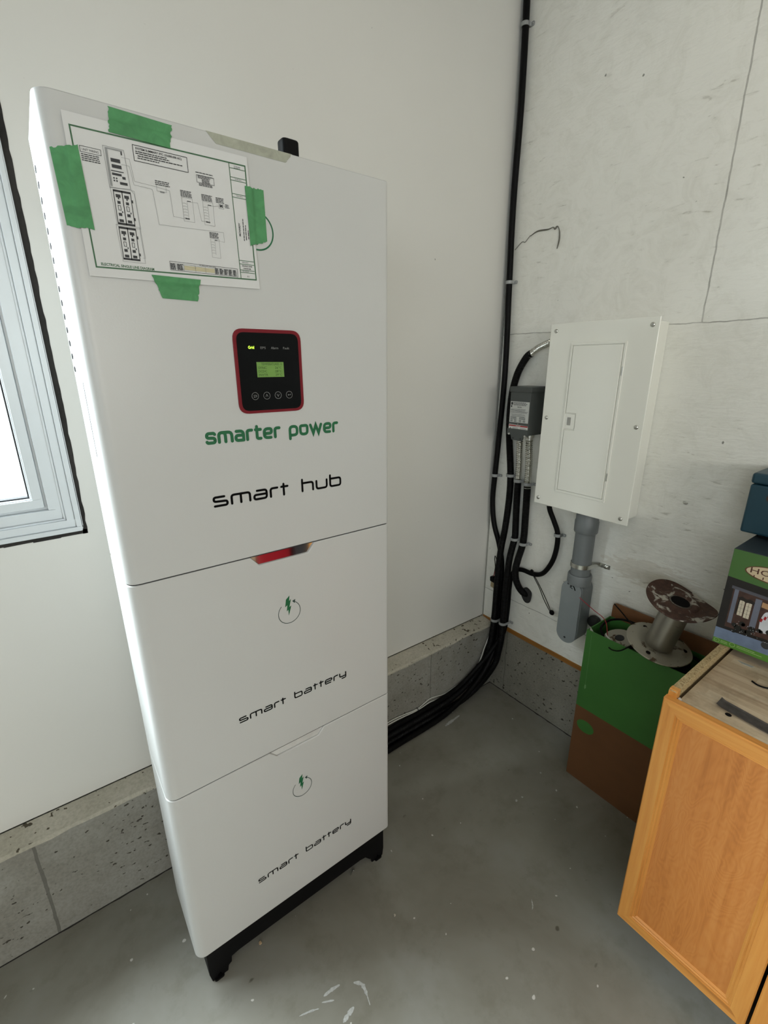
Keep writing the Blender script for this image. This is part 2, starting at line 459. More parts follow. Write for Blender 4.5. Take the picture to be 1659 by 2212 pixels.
def mat_emit(name, col, s, col2=None):
    m, n, l, b = newmat(name); b.inputs['Base Color'].default_value = rgb(col)
    b.inputs['Emission Strength'].default_value = s; b.inputs['Roughness'].default_value = .4
    v = pos_node(n, l); f = noise(n, l, v, 90, 2)
    l.new(ramp(n, l, f, [(.3, tuple(x*.85 for x in col)), (.7, col)]), b.inputs['Emission Color']); return m
def mat_glass():
    m, n, l, b = newmat('window_glass')
    tr = n.new('ShaderNodeBsdfTransparent'); gl = n.new('ShaderNodeBsdfGlossy'); gl.inputs['Roughness'].default_value = .02
    mx = n.new('ShaderNodeMixShader'); mx.inputs[0].default_value = .06
    f = noise(n, l, pos_node(n, l), 3); l.new(ramp(n, l, f, [(.3, (.95,.97,.97)), (.7, (.98,1,1))]), tr.inputs['Color'])
    l.new(tr.outputs[0], mx.inputs[1]); l.new(gl.outputs[0], mx.inputs[2])
    l.new(mx.outputs[0], n['Material Output'].inputs['Surface']); return m

WALL = mat_wall(); OSB = mat_osb(); FLOOR = mat_floor()
KERB = mat_concrete('porous_kerb_concrete', (.225,.215,.185), (.31,.305,.275), [(-1.86, .004), (-3.2, .004), (-.42, .002)])
BLOCK = mat_concrete('grey_block_concrete', (.20,.187,.15), (.265,.25,.21), [(-.162, .0016), (-.58, .0016), (-1.0, .0016)], 'Y')
CEIL = simple('ceiling_paint', (.28,.27,.25), .8)
PLY = simple('bare_plywood', (.22,.19,.14), .8, 0, .15, 4)
VINYL = simple('white_vinyl', (.62,.655,.675), .35, 0, .02, 6)
GAPD = mat_concrete('ragged_dark_gap', (.010,.009,.008), (.032,.028,.024), pits=False)
GLASS = mat_glass()
WHITE = simple('white_powder_coat', (.53,.535,.525), .34, 0, .012, 3, .10, 420, .5)
BLACK = simple('black_powder_coat', (.003,.003,.0035), .55, 0, .1, 40, 0, 200, .12)
SEAM = simple('dark_seam', (.035,.035,.037), .7, 0, .1, 30, 0, 200, .2)
HOLE = simple('deep_hole', (.006,.005,.005), .9, 0, .1, 30, 0, 200, .1)
CABLE = simple('black_cable_jacket', (.0022,.0022,.0025), .5, 0, .2, 60, 0, 200, .14)
PAPER = simple('white_paper', (.63,.635,.63), .7, 0, .015, 20)
INKG = simple('dark_green_ink', (.045,.125,.06), .6, 0, .1, 60)
INKK = simple('black_ink', (.03,.032,.035), .6, 0, .1, 60)
INKS = simple('grey_ink', (.25,.26,.26), .6, 0, .1, 60)
INKY = simple('pale_yellow_ink', (.62,.56,.35), .6, 0, .05, 60)
LOGOG = simple('logo_green', (.004,.115,.040), .45, 0, .05, 60)
LETK = simple('logo_black', (.0015,.0015,.0015), .6, 0, .1, 60, 0, 200, .08)
TAPEG = mat_tape('green_painters_tape', (.075,.265,.105))
TAPEB = mat_tape('pale_masking_tape', (.36,.37,.30))
RED = simple('red_bezel_plastic', (.17,.006,.013), .45, 0, .05, 30, 0, 200, .25)
SCREEN = simple('black_glass_panel', (.0015,.002,.0025), .12, 0, .1, 10, 0, 200, .10)
LCD = mat_emit('green_lcd', (.11,.22,.04), .30)
LCDK = simple('lcd_dark_segments', (.030,.075,.010), .6)
LED = mat_emit('lit_green_legend', (.55,1.0,.06), 1.6)
LEGEND = simple('grey_legend', (.20,.205,.20), .5)
CHROME = simple('polished_handle_plate', (.78,.78,.78), .06, 1, .02, 12)
BRUSH = simple('brushed_handle_plate', (.80,.80,.79), .34, .5, .05, 60)
PANEL = simple('cream_panel_enamel', (.82,.82,.755), .24, 0, .015, 4, .10, 300)
STEEL = simple('zinc_steel', (.60,.60,.57), .28, 1, .1, 60)
GALV = simple('galvanised_flex', (.62,.62,.58), .25, 1, .1, 40)
GBOX = simple('dark_grey_enamel', (.055,.062,.060), .42, 0, .05, 20, .05)
PVC = simple('shaded_grey_pvc', (.145,.158,.162), .42, 0, .04, 14)  # darker grey: shade on the pipe and fitting put into the colour
PVCL = simple('lit_grey_cover', (.215,.235,.24), .42, 0, .04, 14)  # lit tone of the same plastic, for the access cover
CLIP = simple('grey_nylon', (.30,.31,.31), .5, 0, .06, 40)
WIREW = simple('white_wire', (.60,.60,.56), .5)
WIRER = simple('red_wire', (.30,.012,.02), .45)
WOOD = mat_oak('orange_sill_wood', 'Y', tint=.46)
OAKV = mat_oak('oak_stile', 'Z'); OAKH = mat_oak('oak_rail', 'Y'); OAKP = mat_oak('oak_panel', 'Z', True)
PART = mat_particle(); BUTCH = mat_butcher()
MELA = simple('white_melamine_edge', (.62,.61,.55), .5)
DARKW = simple('dark_recess_wood', (.055,.028,.026), .5, 0, .25, 40)  # rail darkened to stand for the shaded gap behind the doors
CARDG = simple('green_printed_card', (.042,.165,.028), .62, 0, .07, 6)
CARDB = simple('brown_cardboard', (.15,.062,.020), .75, 0, .1, 8)
CARDF = simple('brown_cardboard_flap', (.20,.085,.032), .75, 0, .1, 20)
SPOOLB = mat_rust('bare_drum_steel', (.40,.38,.33), (.13,.055,.03), .66)
SPOOLR = mat_rust('rusty_flange', (.42,.39,.33), (.085,.040,.026), .40, .2)
SPOOLW = mat_rust('stained_white_flange', (.40,.38,.31), (.12,.08,.045), .56, .3)

# ------------------------------------------------------------------ the setting
XL, YF, ZC = -4.2, -5.2, 3.0
def struct(name, mb, m, bevel=0): return tag(obj(name, mb, m, None, bevel), kind='structure')
ZB = .357; KD = .0766; ZK = .347
struct('floor', MB().box(XL-.2, .2, YF-.2, .2, -.1, 0), FLOOR)
struct('ceiling', MB().box(XL-.2, .2, YF-.2, .2, ZC, ZC+.1), CEIL)
# back wall with a window opening (cut a little larger than the window)
WX1, WX0, WZ0, WZ1 = -1.589, -3.90, 1.157, 2.36
mb = MB()
ZW = ZB+.0035
mb.box(WX1, .0, 0, .12, ZW, ZC); mb.box(XL, WX0, 0, .12, ZW, ZC); mb.box(WX0, WX1, 0, .12, ZW, WZ0); mb.box(WX0, WX1, 0, .12, WZ1, ZC)
struct('wall_back', mb, WALL)
struct('wall_right', MB().box(0, .12, YF, .12, ZB+.006, ZC), OSB)
mb = MB(); wy0, wy1, wz0, wz1 = -4.5, -2.1, 1.3, 2.5
mb.box(XL-.12, XL, wy1, .12, 0, ZC); mb.box(XL-.12, XL, YF, wy0, 0, ZC); mb.box(XL-.12, XL, wy0, wy1, 0, wz0); mb.box(XL-.12, XL, wy0, wy1, wz1, ZC)
struct('wall_left', mb, PLY)
mb = MB(); fx0, fx1, fz0, fz1 = -3.7, -1.1, 1.42, 2.28
mb.box(XL, fx0, YF-.12, YF, 0, ZC); mb.box(fx1, 0, YF-.12, YF, 0, ZC); mb.box(fx0, fx1, YF-.12, YF, 0, fz0); mb.box(fx0, fx1, YF-.12, YF, fz1, ZC)
struct('wall_front', mb, PLY)
# concrete foundation kerb under the back wall: rough top arris
mb = MB(); N = 90
top = []
for i in range(N+1):
    x = XL + (0-XL)*i/N
    top.append((x, -KD+random.uniform(-.0022, .0022), ZK+random.uniform(-.003, .0015)))
vs = []
for (x, y, z) in top:
    vs += [(x, -KD, 0), (x, y, z-.006), (x, y+.006, z), (x, .12, ZB), (x, .12, 0)]
fs = []
for i in range(N):
    for k in range(4): fs.append((i*5+k, i*5+k+1, i*5+6+k, i*5+5+k))
    fs.append((i*5+4, i*5, i*5+5, i*5+9))
fs += [(0,1,2,3,4), tuple(N*5+k for k in (4,3,2,1,0))]
mb.add(vs, fs); kerb = struct('baseboard_back', mb, KERB)
mb = MB(); vs = []; rnk = random.Random(21)
for (x, y, z) in top: vs += [(x, y-.0012, z-.007+rnk.uniform(-.004,.003)), (x, y-.0008, z-.003), (x, y+.006, z+.0008), (x, -.0005, ZB-.0002), (x, -.0005, ZB-.006), (x, y+.004, z-.010)]
fs = []
for i in range(N):
    for k in range(6): fs.append((i*6+k, i*6+(k+1) % 6, i*6+6+(k+1) % 6, i*6+6+k))
fs += [(0,1,2,3,4,5), tuple(N*6+k for k in (5,4,3,2,1,0))]
mb.add(vs, fs); obj('mortar_cap', mb, mat_concrete('pale_mortar', (.40,.375,.30), (.52,.49,.41)), kerb)
struct('baseboard_right', MB().box(0, .12, YF, .0, 0, .342), BLOCK)
mb = MB(); vs = []; N = 60     # wooden sill strip, slightly uneven lower edge
for i in range(N+1):
    y = -3.0+3.0*i/N; a = random.uniform(-.002, .002); vs += [(-.003, y, .342+a*.4), (-.003+a*.3, y, .364+a*.5), (.05, y, .3635), (.05, y, .342)]
fs = []
for i in range(N):
    for k in range(4): fs.append((i*4+k, i*4+(k+1) % 4, i*4+4+(k+1) % 4, i*4+4+k))
mb.add(vs, fs); struct('trim_1', mb, WOOD)
struct('trim_2', MB().box(-.0035, -.0005, -.0055, -.0005, ZB, ZC), simple('corner_caulk', (.30,.30,.27), .8))
# dirt-filled crack where the floor meets the concrete
for k_, (pa, pb) in enumerate((((XL, -KD), (0, -KD)), ((0, -KD), (0, -3.2)))):
    rnc = random.Random(30+k_); mb = MB(); nn_ = 160; L_ = []; O_ = []
    for i in range(nn_+1):
        t = i/nn_; x = pa[0]+(pb[0]-pa[0])*t; y = pa[1]+(pb[1]-pa[1])*t; d_ = .0035+.0035*rnc.random()**2
        L_.append((x, y)); O_.append((x-(d_ if k_ else 0), y-(0 if k_ else d_)))
    vs = [(x, y, .0012) for x, y in L_]+[(x, y, .0007) for x, y in O_]
    mb.add(vs, [(i, i+1, nn_+2+i, nn_+1+i) for i in range(nn_)])
    struct('trim_%d' % (4+k_), mb, GAPD)
struct('trim_6', MB().box(XL, 0, .006, .12, ZB, ZW).box(0, .12, .0005, .12, 0, ZB+.006), GAPD)  # dark filler added in the wallboard gap and corner, blocks outside light
# ragged cut gap around the window
mb = MB(); rnd = random.Random(3)
pts_o = []; pts_i = []
gx, gz = -1.595, 1.163
n = 70
for i in range(n+1):
    z = WZ1 - (WZ1-WZ0+.002)*i/n; wv = .010*min(1, (z-WZ0)/.5+.35)
    pts_o.append((gx+.005+rnd.uniform(-.0012, .0012)+wv*.55, z)); pts_i.append((gx-.004, z))
for i in range(n): mb.prism([pts_i[i], pts_o[i], pts_o[i+1], pts_i[i+1]], -.0012, .004)
for i in range(40):
    x = gx+.006-(gx+.006-WX0)*i/40; x2 = gx+.006-(gx+.006-WX0)*(i+1)/40
    mb.prism([(x, gz-.005-rnd.uniform(.0015,.004)), (x, gz+.004), (x2, gz+.004), (x2, gz-.005-rnd.uniform(.0015,.004))], -.0012, .004)
struct('trim_3', mb, GAPD)
# window 1 in the back wall
def window_frame(name, x0, x1, z0, z1, y_in, steps):
    mb = MB()
    for (d0, d1, ya, yb) in steps:
        mb.box(x0+d0, x1-d0, ya, yb, z0+d0, z0+d1); mb.box(x0+d0, x1-d0, ya, yb, z1-d1, z1-d0)
        mb.box(x0+d0, x0+d1, ya, yb, z0+d1, z1-d1); mb.box(x1-d1, x1-d0, ya, yb, z0+d1, z1-d1)
    return mb
wroot = thing('window_1', (-2.35, 0, 1.16), 'white vinyl window in the back wall left of the white cabinet', 'window'); wroot['kind'] = 'structure'
fx_0, fx_1, fz_0, fz_1 = WX0+.006, -1.598, 1.166, WZ1-.006
mb = window_frame('f', fx_0, fx_1, fz_0, fz_1, 0, [(0, .012, -.010, .10), (.012, .030, -.004, .10), (.030, .036, .002, .10), (.036, .062, .006, .10)])
obj('window_frame', mb, VINYL, wroot, .0025)
mb = window_frame('s', fx_0+.062, fx_1-.062, fz_0+.062, fz_1-.062, 0, [(0, .006, .022, .08), (.006, .028, .016, .07), (.028, .0315, .024, .06)])
obj('sash', mb, VINYL, wroot, .002)
mb = window_frame('g', fx_0+.0935, fx_1-.0935, fz_0+.0935, fz_1-.0935, 0, [(0, .0035, .030, .05)])
obj('gasket', mb, SEAM, wroot)
obj('pane', MB().box(fx_0+.094, fx_1-.094, .038, .042, fz_0+.094, fz_1-.094), GLASS, wroot)
# windows 2 and 3: the openings the daylight comes through
w2 = thing('window_2', (XL, -3.3, 1.3), 'wide window in the left wall', 'window'); w2['kind'] = 'structure'
mb = MB()
for (a, b_, c, d) in [(wy0, wy1, wz0, wz0+.06), (wy0, wy1, wz1-.06, wz1), (wy0, wy0+.06, wz0+.06, wz1-.06), (wy1-.06, wy1, wz0+.06, wz1-.06), (-3.33, -3.27, wz0+.06, wz1-.06)]:
    mb.box(XL-.10, XL+.01, a, b_, c, d)
obj('window_frame', mb, VINYL, w2)
obj('pane', MB().box(XL-.06, XL-.055, wy0+.06, wy1-.06, wz0+.06, wz1-.06), GLASS, w2)
w3 = thing('window_3', (-2.6, YF, 1.65), 'wide glazing in the front wall', 'window'); w3['kind'] = 'structure'
mb = MB()
for (a, b_, c, d) in [(fx0, fx1, fz0, fz0+.06), (fx0, fx1, fz1-.06, fz1), (fx0, fx0+.06, fz0+.06, fz1-.06), (fx1-.06, fx1, fz0+.06, fz1-.06), (-2.63, -2.57, fz0+.06, fz1-.06)]:
    mb.box(a, b_, YF-.10, YF+.01, c, d)
obj('window_frame', mb, VINYL, w3)
obj('pane', MB().box(fx0+.06, fx1-.06, YF-.06, YF-.055, fz0+.06, fz1-.06), GLASS, w3)

# ------------------------------------------------------------------ the stacked battery cabinet
BX0, BX1, BY, BYB, BR = -1.568, -.9615, -.4775, -.272, .024
def plan(x0, x1, y0, y1, r, k=8):
    pts = []
    for cx, cy, a0 in ((x0+r, y0+r, 180), (x1-r*.45, y0+r*.45, 270)):
        rr = r if a0 == 180 else r*.45
        for i in range(k+1):
            a = math.radians(a0+90*i/k); pts.append((cx+rr*math.cos(a), cy+rr*math.sin(a)))
    pts += [(x1, y1), (x0, y1)]
    return pts
def boolean(o, cut):
    md = o.modifiers.new('cut', 'BOOLEAN'); md.object = cut; md.operation = 'DIFFERENCE'; md.solver = 'EXACT'
    # cut first, then bevel
    dg = bpy.context.evaluated_depsgraph_get()
    me = bpy.data.meshes.new_from_object(o.evaluated_get(dg)); old = o.data; o.modifiers.clear(); o.data = me
    bpy.data.meshes.remove(old); bpy.data.objects.remove(cut); return o
def shade(o):
    o.data.polygons.foreach_set('use_smooth', [True]*len(o.data.polygons))
    try: o.data.set_sharp_from_angle(angle=math.radians(32))
    except Exception: pass
def housing(root, z0, z1, notch=None):
    mb = MB().prism(plan(BX0, BX1, BY, BYB, BR), z0, z1, 'xy')
    o = obj('housing', mb, WHITE, root)
    if notch:
        nx0, nx1, nb = notch
        cut = obj('cut', MB().prism([(nx0, z1+.01), (nx0, z1), (nx0+.018, z1-nb), (nx1-.018, z1-nb), (nx1, z1), (nx1, z1+.01)], BY-.01, BY+.016), WHITE, root)
        bpy.context.view_layer.update()
        boolean(o, cut)
    md = o.modifiers.new('bevel', 'BEVEL'); md.width = .0022; md.segments = 2; md.limit_method = 'ANGLE'; md.angle_limit = math.radians(50)
    shade(o); return o
FR = (Vector((1,0,0)), Vector((0,0,1)))
def front_print(dy=.0004): return Print((0, BY-dy, 0), *FR)
def icon(root, cx, cz, r, arcmat, wd):
    p = front_print(); 
    B = [(875,930),(825,972),(810,1068),(838,1048),(826,1128),(847,1112),(850,1192),(889,1068),(864,1080),(890,980),(864,1000)]
    if wd < .002:
        p.poly([(cx+(x-860)/142*r, cz+(1150-y)/142*r*1.0) for x, y in B])
        obj('bolt_emblem', p, LOGOG, root)
    q = front_print(.0005); q.arc((cx, cz), r, 133 if wd < .002 else 262, 360+60, wd)
    a = math.radians(60); ex, ez = cx+r*math.cos(a), cz+r*math.sin(a)
    q.poly([(ex-.20*r, ez+.10*r), (ex+.10*r, ez+.20*r), (ex+.02*r, ez-.16*r)])
    obj('ring_emblem', q, arcmat, root)

hub = thing('inverter_unit', (-1.265, -.375, 1.1825), 'tall white inverter cabinet with red framed screen, topmost of the stack', 'inverter')
H = housing(hub, 1.1825, 1.9366)
obj('seam_gasket', MB().prism(plan(BX0+.002, BX1-.002, BY+.002, BYB+.002, BR), 1.1805, 1.1835, 'xy'), SEAM, hub)
# screen: red bezel + black glass + lcd
bz = MB().prism(round_poly([(-1.326,1.481),(-1.187,1.481),(-1.187,1.637),(-1.326,1.637)], .020, 6), BY-.0022, BY+.001)
bezel = obj('bezel', bz, RED, hub, .0008)
gl = MB().prism(round_poly([(-1.3195,1.4865),(-1.1938,1.4865),(-1.1938,1.6305),(-1.3195,1.6305)], .015, 6), BY-.0028, BY-.001)
glass = obj('display_glass', gl, SCREEN, bezel)
p = Print((0, BY-.0031, 0), *FR); p.rect(-1.2845, 1.5493, -1.2283, 1.5775); obj('lcd', p, LCD, glass)
p = Print((0, BY-.0034, 0), *FR)
for i, (a, b_) in enumerate([('  TEMPERATURES B', ''), ('SYNC', '26\u00b0C'), ('DCDC', '28\u00b0C'), ('INVTR', '29\u00b0C')]):
    z = 1.5715-i*.0067
    if i == 0: p.text('TEMPERATURES  B', -1.275, z, .0062, width=.043)
    else:
        p.text(a, -1.2815, z, .0062, width=.017 if i < 3 else .019); p.text(b_, -1.247, z, .0062, width=.014)
obj('lcd_lettering', p, LCDK, glass)
p = Print((0, BY-.0031, 0), *FR); p.text('Grid', -1.2985, 1.6015, .0072, width=.012, bold=.02); obj('lit_legend', p, LED, glass)
p = Print((0, BY-.0031, 0), *FR)
p.text('EPS', -1.274, 1.6015, .0062, width=.0108); p.text('Alarm', -1.2525, 1.6015, .0062, width=.0152); p.text('Fault', -1.2270, 1.6015, .0062, width=.0130)
obj('legend', p, LEGEND, glass)
p = Print((0, BY-.0031, 0), *FR)
for i, x in enumerate((-1.2924, -1.2683, -1.2443, -1.2200)):
    z = 1.5141; p.arc((x, z), .0068, 0, 360, .0007, 28)
    if i == 0: p.line([(x-.0032, z+.0016), (x+.0022, z+.0016), (x+.0036, z), (x+.0022, z-.0016), (x-.0020, z-.0016)], .0008); p.poly([(x-.0036, z-.0016), (x-.0012, z-.0001), (x-.0012, z-.0031)])
    if i == 1: p.line([(x-.0024, z-.0022), (x, z+.0026), (x+.0024, z-.0022)], .0008)
    if i == 2: p.line([(x-.0024, z+.0022), (x, z-.0026), (x+.0024, z+.0022)], .0008)
    if i == 3: p.line([(x+.0034, z+.0018), (x+.0030, z-.0002), (x-.0012, z-.0002)], .0008); p.poly([(x-.0036, z-.0002), (x-.0010, z+.0014), (x-.0010, z-.0018)])
obj('button_icons', p, LEGEND, glass)
for wi_ in (0, 1):
    p = front_print(); strokes(p, 'smarter power', DIN, -1.3965, 1.4312, .2915, .0178, .0061, .40, .45, .0072, wi_)
    obj('slogan_lettering', p, LOGOG, hub)
    p = front_print(); strokes(p, 'smart hub', WIDE, -1.3962, 1.3065, .2945, .0178, .0047, .50, .95, .0055, wi_)
    obj('unit_lettering', p, LETK, hub)
icon(hub, -1.2615, 1.803, .0305, LOGOG, .0026)
# vents and rating label on the left side
mb = MB()
for k in range(15):
    z = 1.885-k*.0228
    mb.prism([(-.300+.011*math.cos(2*PI*i/14), z+.0052*math.sin(2*PI*i/14)) for i in range(14)], BX0-.0008, BX0+.0005, 'yz')
obj('side_vents', mb, HOLE, hub)
p = Print((BX0-.0006, 0, 0), (0,-1,0), (0,0,1)); p.rect(.318, 1.415, .405, 1.545); obj('rating_label', p, simple('dull_label', (.62,.64,.66), .5), hub)
p = Print((BX0-.0008, 0, 0), (0,-1,0), (0,0,1)); p.frame(.318, 1.415, .405, 1.545, .0012); p.greek(.325, 1.535, .07, 8, .013, .004); obj('label_border', p, INKS, hub)
H2 = []
def battery(name_label, z0, z1, notch_h, plate, txt_z, icz):
    b = thing('battery_module', (-1.265, -.375, z0), name_label, 'battery')
    housing(b, z0, z1, (-1.332, -1.1785, notch_h))
    obj('seam_gasket', MB().prism(plan(BX0+.002, BX1-.002, BY+.002, BYB+.002, BR), z0-.002, z0+.001, 'xy'), SEAM, b)
    # handle recess back plate
    mb = MB().prism([(-1.331, z1-.0005), (-1.3135, z1-notch_h+.0005), (-1.197, z1-notch_h+.0005), (-1.1795, z1-.0005)], BY+.0045, BY+.0155)
    obj('handle_plate', mb, plate, b)
    for wi_ in (0, 1):
        p = front_print(); strokes(p, 'smart battery', WIDE, -1.3962, txt_z, .2905, .0118, .0032, .50, .95, .0036, wi_)
        obj('unit_lettering', p, LETK, b)
    icon(b, -1.2530, icz, .0275, simple('dark_teal_ring', (.020,.045,.040), .5), .0014)
    return b
battery('white battery module with mirror handle strip, directly below the inverter cabinet', .6585, 1.1805, .0215, CHROME, .7842, 1.0235)
battery('lowest white battery module of the stack, resting on the black stand', .1355, .6565, .0195, BRUSH, .2635, .4975)
# stand
st = thing('battery_stand', (-1.265, -.37, 0), 'black slotted steel stand on the floor under the white battery stack', 'stand')
def stand_plate(y0, y1):
    P = [(-1.545,.134),(-1.545,.030),(-1.540,.0),(-1.527,.0),(-1.5245,.012),(-1.518,.016),(-1.512,.0),(-1.498,.0),(-1.495,.018),(-1.486,.024),(-1.484,.043),(-1.465,.047),
         (-1.065,.047),(-1.045,.043),(-1.030,.024),(-1.022,.018),(-1.019,.0),(-1.004,.0),(-.998,.016),(-.992,.012),(-.989,.0),(-.976,.0),(-.972,.030),(-.972,.134)]
    return MB().prism(P, y0, y1)
obj('front_plate', stand_plate(BY+.018, BY+.026), BLACK, st, .0015)
obj('rear_plate', stand_plate(BYB-.030, BYB-.022), BLACK, st, .0015)
obj('side_plate', MB().box(-1.545, -1.540, BY+.026, BYB-.030, .03, .134), BLACK, st)
obj('side_plate', MB().box(-.977, -.972, BY+.026, BYB-.030, .03, .134), BLACK, st)
obj('top_plate', MB().box(-1.545, -.972, BY+.018, BYB-.022, .1305, .1345), BLACK, st)
for xa in (-1.535, -1.008):
    obj('foot', MB().prism(round_poly([(xa, BY+.012), (xa+.026, BY+.012), (xa+.026, BY+.05), (xa, BY+.05)], .006), 0, .006, 'xy'), BLACK, st)
# dongle on top of the hub
d = thing('communication_dongle', (-1.154, -.40, 1.9366), 'small black antenna dongle standing on top of the white inverter cabinet', 'antenna')
mb = MB().prism(round_poly([(-1.172,-.422),(-1.136,-.422),(-1.136,-.392),(-1.172,-.392)], .010, 5), 1.9366, 1.985, 'xy')
obj('body', mb, BLACK, d, .004, 3)
p = Print((0, -.4224, 0), *FR); p.rect(-1.164, 1.938, -1.148, 1.9535); obj('sticker', p, PAPER, d)
p = Print((0, -.4227, 0), *FR); p.greek(-1.162, 1.9505, .012, 3, .0035, .001); obj('sticker_print', p, INKS, d)

# ------------------------------------------------------------------ diagram sheet and its tapes
sheet = thing('diagram_sheet', (-1.40, BY, 1.81), 'white landscape sheet with a printed electrical diagram, taped to the cabinet', 'paper sheet')
YP = BY-.0026
def sheet_surf(nx=12, nz=8):
    c = [(-1.5385,1.703),(-1.2655,1.7065),(-1.2715,1.9125),(-1.5385,1.9125)]
    mb = MB(); vs = []
    for j in range(nz+1):
        for i in range(nx+1):
            u, v = i/nx, j/nz
            x = (1-u)*(1-v)*c[0][0]+u*(1-v)*c[1][0]+u*v*c[2][0]+(1-u)*v*c[3][0]
            z = (1-u)*(1-v)*c[0][1]+u*(1-v)*c[1][1]+u*v*c[2][1]+(1-u)*v*c[3][1]
            vs.append((x, YP, z))
    n = len(vs); vs += [(a, b_+.0003, cc) for a, b_, cc in vs]; fs = []
    W = nx+1
    for j in range(nz):
        for i in range(nx):
            a = j*W+i; fs.append((a, a+1, a+W+1, a+W)); fs.append((n+a, n+a+W, n+a+W+1, n+a+1))
    rim = [i for i in range(W)]+[j*W+nx for j in range(1, nz+1)]+[nz*W+i for i in range(nx-1, -1, -1)]+[j*W for j in range(nz-1, 0, -1)]
    for a, b_ in zip(rim, rim[1:]+rim[:1]): fs.append((a, n+a, n+b_, b_))
    mb.add(vs, fs); return mb
obj('paper', sheet_surf(), PAPER, sheet)
def sp(k=1): return Print((0, YP-.0002*k, 0), *FR)
p = sp()
p.line([(-1.5275,1.7165),(-1.2715,1.7215),(-1.2760,1.8985),(-1.5310,1.8965)], .0021, True)
p.line([(-1.3040,1.8977),(-1.3000,1.7215)], .0013)
for a, zz in ((0,1.8911),(0,1.8779),(0,1.8734),(1,1.8535),(1,1.8483),(2,1.7508),(2,1.7452),(2,1.7354),(2,1.7317)):
    p.line([(-1.3035+a*.0013, zz), (-1.2765+a*.0015, zz)], .0010)
p.text('ELECTRICAL SINGLE LINE DIAGRAM', -1.5205, 1.7196, .0052, width=.0755, bold=.03)
obj('green_print', p, INKG, sheet)
k_ = sp(2); s_ = sp(3); y_ = sp(1); d_ = sp(2)
# notes boxes
k_.frame(-1.5228, 1.8665, -1.4965, 1.8738, .0006); k_.text('UNIT WIRING', -1.5205, 1.8685, .0042, width=.021)
k_.greek(-1.5225, 1.8645, .026, 4, .0025, .0012, .15)
k_.frame(-1.4520, 1.8700, -1.3730, 1.8905, .0009)
k_.text('SYSTEM SUMMARY STC (10,000.000 AC)', -1.4485, 1.8853, .0040, width=.067, bold=.03)
k_.greek(-1.4490, 1.8835, .050, 2, .0026, .0013, .2); k_.greek(-1.4465, 1.8780, .070, 1, .0026, .0014, .1); k_.greek(-1.4470, 1.8750, .034, 1, .0026, .0013, .1)
obj('notes_print', k_, INKK, sheet); k_ = sp(2)
# cabinet drawing: hub + two batteries with two columns each
s_.line([(-1.4928,1.8805),(-1.4652,1.8801),(-1.4632,1.8300),(-1.4917,1.8274)], .0006, True)
for q in ((-1.4905,1.8790,-1.4875,1.8300),(-1.4878,1.8790,-1.4675,1.8775)): s_.rect(*q)
d_.rect(-1.4848, 1.8620, -1.4722, 1.8668); d_.rect(-1.4845, 1.8545, -1.4715, 1.8590); d_.rect(-1.4865, 1.8500, -1.4695, 1.8512); d_.rect(-1.4858, 1.8450, -1.4730, 1.8480)
d_.rect(-1.4700, 1.8730, -1.4682, 1.8775); d_.rect(-1.4725, 1.8415, -1.4680, 1.8450); d_.rect(-1.4768, 1.8340, -1.4665, 1.8375)
for a in (0, 1):
    for b_ in (0, 1): d_.cap((-1.4840+a*.0035, 1.8412-b_*.0033), .0012, 8)
for (zt_, zb_) in ((1.8255, 1.7802), (1.7762, 1.7315)):
    xl, xm, xr = -1.4878, -1.4762, -1.4645
    s_.line([(xl-.0035, zt_+.003), (xr+.006, zt_+.003), (xr+.0075, zb_-.003), (xl-.0015, zb_-.003)], .0004, True)
    d_.frame(xl, zb_, xm, zt_, .0010); d_.frame(xm, zb_, xr, zt_, .0010)
    for x in (xl, xm): d_.rect(x, zt_-.0022, x+.0116, zt_); d_.rect(x, zb_, x+.0116, zb_+.0022)
    for x in (xl+.0058, xm+.0058):
        d_.rect(x-.0034, zt_-.0095, x+.0030, zt_-.0052); d_.rect(x-.0010, zt_-.0118, x+.0008, zt_-.0095)
        d_.rect(x-.0024, zt_-.0178, x+.0018, zt_-.0140); d_.frame(x-.0022, zt_-.0262, x+.0012, zt_-.0200, .0007)
        d_.rect(x-.0030, zt_-.0340, x+.0016, zt_-.0300); d_.rect(x-.0034, zb_+.0030, x+.0026, zb_+.0068); d_.rect(x+.002, zt_-.0296, x+.0034, zt_-.0272)
    for dz in (.010, .034): d_.rect(xr+.0004, zt_-dz-.0040, xr+.0022, zt_-dz)
